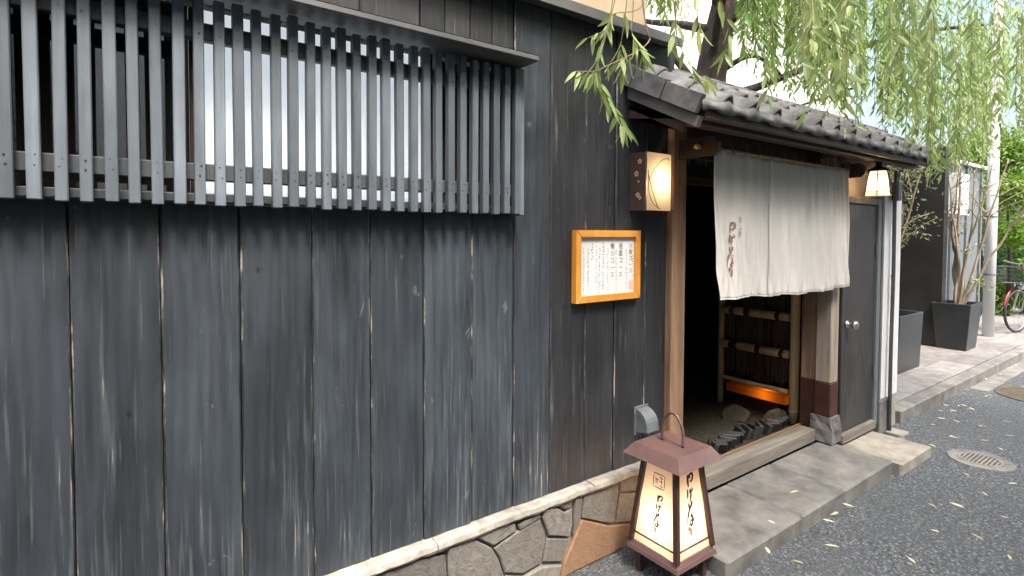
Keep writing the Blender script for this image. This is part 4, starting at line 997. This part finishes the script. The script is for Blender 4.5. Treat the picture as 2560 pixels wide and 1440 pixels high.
hedge('hedge', (12.6, 2.9, 1.75), (1.1, 1.0, 1.85), 16000, M['leaf_hedge'], 31, 'tall bright green hedge behind the white pole')
hedge('hedge', (13.6, 2.3, .85), (.9, .8, .95), 6000, M['leaf_hedge_dark'], 32, 'low deep green hedge behind the bicycle')
hedge('hedge', (15.5, 2.2, 2.6), (1.5, 1.6, 2.6), 12000, M['leaf_hedge'], 33, 'large yellow green shrub closing the end of the lane', .11)
far = thing('white_building', (9, 9.5, 0), 'tall off white building rising behind the willow', 'building')
box('wall', (3.0, 22), (9.0, 14), (0, 10.0), M['far_wall'], far, .01)
for i in range(5):
    for k in range(2):
        x0 = 5.0+i*3.2; z0 = 2.2+k*2.6
        w = box('window', (x0, x0+1.2), (8.97, 8.999), (z0, z0+1.1), M['pillar_white'], far, .004)
box('parapet', (2.95, 22.05), (8.9, 14), (10.002, 10.3), M['far_wall'], far, .01)

# ------------------------------------------------------------------ willow
wil = thing('willow_tree', (5.25, 3.55, 0), 'weeping willow with dark trunk leaning over the tiled entrance roof', 'tree')
T0 = Vector((5.25, 3.55, 0))
tube('trunk', spline([T0, T0+Vector((-.02, 0, 1.2)), T0+Vector((-.05, -.03, 2.3)), T0+Vector((-.02, 0, 3.1)), T0+Vector((.06, -.05, 3.7)), T0+Vector((.25, -.1, 4.7)), T0+Vector((.5, 0, 6.0))], 5),
     [.21, .21, .21, .20, .20, .2, .2, .2, .2, .2, .19, .18, .175, .17, .17, .165, .16, .16, .16, .16, .15, .14, .13, .12, .11, .10, .09, .08, .07, .06, .05], M['bark'], wil, 14)
LIMBS = [[(5.22, 3.55, 3.72), (5.2, 3.95, 3.90), (5.2, 4.5, 4.12), (5.1, 5.1, 4.5)], [(5.2, 3.6, 3.0), (5.05, 3.9, 3.5), (4.7, 4.2, 3.95), (4.3, 4.4, 4.1)], [(5.2, 3.5, 3.35), (4.9, 3.2, 3.85), (4.3, 2.5, 4.3), (3.2, 1.8, 4.4), (2.2, 1.5, 4.0)],
         [(5.35, 3.5, 3.0), (5.7, 3.3, 3.12), (6.2, 3.0, 3.35), (7.0, 2.4, 3.7), (8.0, 1.9, 3.9)], [(5.3, 3.5, 3.7), (5.6, 2.8, 4.2), (5.9, 1.8, 4.5), (6.1, .9, 4.3)],
         [(5.35, 3.55, 4.2), (6.3, 3.6, 4.8), (7.6, 3.4, 5.0), (9.0, 3.0, 4.6)], [(5.25, 3.5, 4.0), (4.8, 2.6, 4.6), (4.5, 1.6, 4.7), (4.3, .8, 4.3)], [(5.45, 3.5, 4.6), (7.0, 2.4, 5.4), (8.4, 1.2, 5.2), (9.4, .6, 4.6)]]
for P in LIMBS:
    S = spline(P, 6); tube('limb', S, [.055*(1-.75*i/len(S)) for i in range(len(S))], M['bark'], wil, 8)
tube('limb', spline([(5.33, 3.46, 3.28), (5.5, 3.3, 3.42), (5.65, 3.2, 3.4), (5.85, 3.1, 3.25)], 5), [.03]*8+[.02]*8, M['bark'], wil, 7)
tube('limb', spline([(5.35, 3.45, 2.65), (5.9, 3.1, 2.85), (6.8, 2.6, 3.2)], 6), [.02]*7+[.014]*6, M['bark'], wil, 7)

_st = [(.10, .042, .0), (.28, .072, -.002), (.5, .07, -.012), (.72, .048, -.03), (.88, .022, -.05)]
LEAF = [(0, 0, 0)]+[q for x, w, z in _st for q in ((x, w, z+.02), (x, 0, z), (x, -w, z+.02))]+[(1, 0, -.075)]
LF = [(0, 2, 1), (0, 3, 2)]+[f for i in range(4) for f in ((1+3*i, 2+3*i, 5+3*i, 4+3*i), (2+3*i, 3+3*i, 6+3*i, 5+3*i))]+[(13, 14, 16), (14, 15, 16)]
LEAF4 = [(0, 0, 0), (.45, .07, .02), (1, 0, -.05), (.45, -.07, .02)]
LF4 = [(0, 1, 2), (0, 2, 3)]
def leaf_frame(d, rg):
    d = d.normalized(); a = d.cross(Vector((rg.gauss(0, 1), rg.gauss(0, 1), rg.gauss(0, .4)))); a = a.normalized() if a.length > 1e-3 else d.orthogonal().normalized(); return d, a, d.cross(a)
class Crown:
    def __init__(s): s.V = []; s.F = []; s.tw = MB()
    def strand(s, bottom, length, rg, lsize, step, lean, full=False, twig=.0023):
        """a whip hanging from bottom+length, leaves alternating along it"""
        n = max(4, int(length/.12)); P = []; ph = rg.uniform(0, 6.28)
        for k in range(n+1):
            u = k/n; w = .035*math.sin(u*5+ph)
            P.append(bottom+Vector((lean.x*u*u*length+w, lean.y*u*u*length+w*.6, u*length)))
        s.tw.tube(P[::max(1, n//5)] if not full else P, twig, 3, False)
        z = 0; sgn = 1
        while z < length:
            u = z/length*n; i = min(n-1, int(u)); p = P[i].lerp(P[i+1], u-i)
            out = Vector((rg.gauss(0, 1), rg.gauss(0, 1), 0)); out.normalize()
            d = out*rg.uniform(.25, .75)+Vector((0, 0, -rg.uniform(.45, 1.1))); d, a, b = leaf_frame(d, rg); L_ = lsize*rg.uniform(.65, 1.2)*(.75 if z < .1 else 1)
            LV, FF = (LEAF, LF) if full else (LEAF4, LF4)
            n0 = len(s.V); s.V += [tuple(p+d*x*L_+a*y*L_*1.65+b*q*L_*1.5) for x, y, q in LV]; s.F += [tuple(q+n0 for q in f) for f in FF]
            z += step*rg.uniform(.6, 1.4)
    def build(s, name, mat, parent):
        me = leafmesh(name, s.V, s.F, mat); return put(name, me, (0, 0, 0), parent)
def interp(tab, x):
    for (a, b), (c, d) in zip(tab[:-1], tab[1:]):
        if a <= x <= c: return b+(d-b)*(x-a)/(c-a)
    return tab[0][1] if x < tab[0][0] else tab[-1][1]
LOW = [(1600, 60), (1700, 70), (1830, 100), (1870, 175), (1950, 250), (2050, 300), (2150, 310), (2250, 380), (2330, 430), (2400, 440), (2470, 420), (2520, 330), (2600, 300), (2760, 260)]
rg = random.Random(77); cr = Crown()
# hanging whips at all depths of the crown; lower ends follow the crown's ragged skirt
for k in range(720):
    px = rg.uniform(1850, 2760) if k % 12 else rg.uniform(1610, 1720); Y = rg.choice((rg.uniform(2.2, 3.4), rg.uniform(1.7, 2.6), rg.uniform(2.6, 5.0)))
    py = interp(LOW, px)-abs(rg.gauss(0, 1))*150-(30 if Y > 2.6 else 0)
    if 1690 < px < 1850: continue
    b = at(px, py, Y); dist = math.hypot(b.x, b.y)
    if b.z < 2.25 and b.x < 4.9: b.z = 2.45+rg.uniform(0, .4)
    cr.strand(b, rg.uniform(.8, 1.9), rg, .10, .028 if dist < 7 else .04, Vector((5.6-b.x, 3.0-b.y, 0))*.03)
for k in range(60):   # thin far wisps left of the trunk
    px = rg.uniform(1600, 1720); Y = rg.uniform(3.8, 5.2); b = at(px, rg.uniform(-60, 90), Y); cr.strand(b, rg.uniform(.5, 1.0), rg, .075, .05, Vector((.05, -.02, 0)))
stuff(cr.build('crown', M['leaf'], wil)); stuff(cr.tw.build('whips', M['twig_green'], wil))
# unseen crown added above the lane for shade; the low sprays hang from it
cu_ = Crown(); rg = random.Random(99)
for k in range(520):
    b = Vector((rg.uniform(1.1, 6.0), rg.uniform(-1.3, 1.7), rg.uniform(3.2, 4.2))); cu_.strand(b, rg.uniform(.7, 1.4), rg, .12, .035, Vector((.03, .05, 0)))
stuff(cu_.build('added_shade_crown', M['leaf'], wil)); stuff(cu_.tw.build('added_shade_whips', M['twig_green'], wil))
rg = random.Random(78)
# nearer whips in front of the eave
cn = Crown()
for px, py, Y, L_ in [(rg.uniform(1990, 2330), 0, rg.uniform(1.0, 1.3), rg.uniform(.3, .9)) for _ in range(26)]+[(rg.uniform(2330, 2600), 0, rg.uniform(1.0, 1.7), rg.uniform(.4, 1.0)) for _ in range(34)]:
    py = interp(LOW, px)-abs(rg.gauss(0, 1))*110+10; cn.strand(at(px, py, Y), L_+.3, rg, .095, .045, Vector((.03, .05, 0)), True, .0017)
for px, py, Y, L_ in ((2330, 560, 1.22, 1.0), (2355, 545, 1.25, .9), (2290, 470, 1.2, .9), (2100, 355, 1.25, .35), (2395, 500, 1.28, .9), (2430, 440, 1.3, .8)):
    cn.strand(at(px, py-110, Y), L_, rg, .1, .04, Vector((.03, .05, 0)), True, .0017)
stuff(cn.build('near_foliage', M['leaf_near'], wil)); stuff(cn.tw.build('near_whips', M['twig_green'], wil))
# the sprays hanging before the black boards: every leaf is its own
leaf_vars = [leafmesh('leaf', [(x*s, y*s*w, q*s*1.5) for x, y, q in LEAF], LF, M['leaf_near']) for s, w in ((.088, 1.5), (.102, 1.3), (.075, 1.6))]
def spray(path, Y0, Y1, nl, seed, r0=.0022, mat='twig_green', skip=.15, size=1.0):
    rg = random.Random(seed); P = [at(px, py, Y0+(Y1-Y0)*i/max(1, len(path)-1)) for i, (px, py) in enumerate(path)]
    S = spline(P, 6); tw = tube('twig', S, [r0*(1-.6*i/len(S)) for i in range(len(S))], M[mat], wil, 6)
    for k in range(nl):
        u = skip+(1-skip)*k/max(1, nl-1); f_ = u*(len(S)-1); i = min(len(S)-2, int(f_)); p = S[i].lerp(S[i+1], f_-i); t_ = (S[i+1]-S[i]).normalized()
        side = Vector((math.cos(k*2.4+seed), math.sin(k*2.4+seed), 0))
        d = t_*.55+side*rg.uniform(.35, .7)+Vector((0, 0, -rg.uniform(.35, .8))); d, a, b = leaf_frame(d, rg)
        o = put('leaf', rg.choice(leaf_vars), p, wil); q = rg.uniform(.75, 1.1)*size
        o.rotation_euler = Matrix((d, a, b)).transposed().to_euler(); o.scale = (q, q, q)
spray([(1540, -60), (1525, 40), (1505, 110), (1490, 175)], 1.38, 1.42, 7, 1, skip=.6)
spray([(1552, -60), (1520, 70), (1500, 140), (1488, 185), (1510, 225), (1528, 265), (1555, 300), (1562, 318)], 1.36, 1.44, 26, 2, skip=.42)
spray([(1575, -60), (1560, 60), (1552, 120), (1556, 180)], 1.40, 1.45, 8, 3, skip=.55)
spray([(1600, -60), (1610, 30), (1618, 80), (1624, 100), (1600, 125), (1560, 145), (1510, 168), (1488, 178), (1440, 178)], 1.42, 1.40, 16, 4, .0035, 'twig_brown', .55)
spray([(1585, -60), (1582, 40), (1578, 75), (1595, 110), (1615, 150)], 1.36, 1.34, 10, 5, skip=.55)
spray([(1640, -60), (1600, 20), (1535, 35), (1520, 70), (1470, 95)], 1.44, 1.46, 10, 6, skip=.4)
spray([(1760, -80), (1800, 0), (1820, 60), (1822, 110), (1810, 140)], 1.10, 1.14, 9, 7, skip=.25)
spray([(1705, -60), (1690, 40), (1695, 100), (1722, 155), (1760, 190), (1770, 205)], 1.12, 1.15, 8, 8, skip=.5)
spray([(1680, -60), (1685, 20), (1690, 60), (1680, 100)], 1.15, 1.17, 5, 9, skip=.55)
spray([(1740, -60), (1742, 20), (1748, 70)], 1.10, 1.12, 5, 10, skip=.3)
spray([(1935, 40), (1920, 120), (1914, 170), (1918, 235)], 1.18, 1.2, 6, 11, skip=.6)
spray([(2290, -60), (2260, 60), (2235, 150), (2226, 210), (2262, 260)], 1.05, 1.1, 12, 12, skip=.3)
spray([(2150, -60), (2100, 30), (2040, 90), (1990, 110)], 1.0, 1.05, 12, 13, skip=.3)
spray([(2070, 90), (2130, 130), (2190, 150), (2230, 190), (2340, 240)], 1.02, 1.1, 12, 14, skip=.2)

# ------------------------------------------------------------------ bicycle parked at the hedge
bk = thing('bicycle', (10.45, 2.0, .1), 'red bicycle with a dark wire basket parked by the hedge', 'bicycle', rot=R(-14), local=True)
def wheel(cx):
    w = MB(); n = 28
    tb = [(cx+.31*math.cos(t), 0, .325+.31*math.sin(t)) for t in [2*math.pi*k/n for k in range(n+1)]]
    o = tube('wheel', tb, .017, M['tyre'], bk, 8)
    tube('rim', [(cx+.288*math.cos(t), 0, .325+.288*math.sin(t)) for t in [2*math.pi*k/n for k in range(n+1)]], .008, M['steel'], o, 6)
    sp = MB()
    for k in range(14):
        t = 2*math.pi*k/14; sp.tube([(cx, .02*(-1)**k, .325), (cx+.285*math.cos(t), 0, .325+.285*math.sin(t))], .0016, 4)
    stuff(sp.build('spokes', M['steel'], o)); MB().lathe([(.02, -.04), (.02, .04)], (cx, 0, .325), 12, 'y').build('hub', M['steel'], o)
    tube('mudguard', [(cx+.34*math.cos(t), 0, .325+.34*math.sin(t)) for t in [R(a) for a in range(20, 171, 10)]], .012, M['bike_red'], bk, 6)
wheel(0); wheel(1.06)
for a, b, r_ in (((.17, 0, .78), (.46, 0, .30), .019), ((.46, 0, .30), (.72, 0, .80), .017), ((.19, 0, .68), (.66, 0, .62), .014), ((.46, .03, .30), (1.06, .04, .325), .011), ((.46, -.03, .30), (1.06, -.04, .325), .011), ((.70, .03, .72), (1.06, .05, .325), .009), ((.70, -.03, .72), (1.06, -.05, .325), .009)):
    tube('frame_tube', [a, b], r_, M['bike_red'], bk, 10)
for y in (-.05, .05): tube('fork', [(.15, y*.6, .72), (.08, y, .5), (0, y, .325)], .011, M['steel'], bk, 8)
tube('stem', [(.17, 0, .76), (.13, 0, .98)], .014, M['steel'], bk, 8)
tube('handlebar', spline([(.32, -.28, 1.0), (.2, -.27, 1.02), (.13, -.1, .99), (.13, .1, .99), (.2, .27, 1.02), (.32, .28, 1.0)], 4), .011, M['steel'], bk, 8)
for y in (-.28, .28): tube('grip', [(.34, y, 1.0), (.22, y*.97, 1.02)], .016, M['tyre'], bk, 8)
bs_ = MB(); 
for k in range(9):
    y = -.17+.34*k/8
    for X in (-.22, .06): bs_.tube([(X*.9, y*.85, .72), (X, y, .95)], .003, 4)
for k in range(7):
    X = -.22+.28*k/6
    for y in (-.17, .17): bs_.tube([(X*.9, y*.85, .72), (X, y, .95)], .003, 4)
for z_, s in ((.72, .87), (.78, .91), (.84, .94), (.90, .97), (.95, 1)):
    q = [(-.22*s, -.17*s, z_), (.06*s, -.17*s, z_), (.06*s, .17*s, z_), (-.22*s, .17*s, z_), (-.22*s, -.17*s, z_)]; bs_.tube(q, .006 if z_ > .94 else .003, 4)
bs_.box((-.2, .055), (-.15, .15), (.715, .72)); bs_.build('basket', M['basket'], bk)
MB().box((.62, .88), (-.07, .07), (.86, .91), .03).build('saddle', M['tyre'], bk); tube('seat_post', [(.70, 0, .76), (.735, 0, .86)], .012, M['steel'], bk, 8)
MB().lathe([(.01, -.05), (.035, -.04), (.03, .02), (.01, .03)], (0, -.02, .66), 12, 'y').build('headlamp', M['white_metal'], bk)
tube('pedal_crank', [(.46, -.07, .30), (.56, -.08, .18)], .009, M['steel'], bk, 6)

for m_ in bpy.data.meshes:
    m_.update()
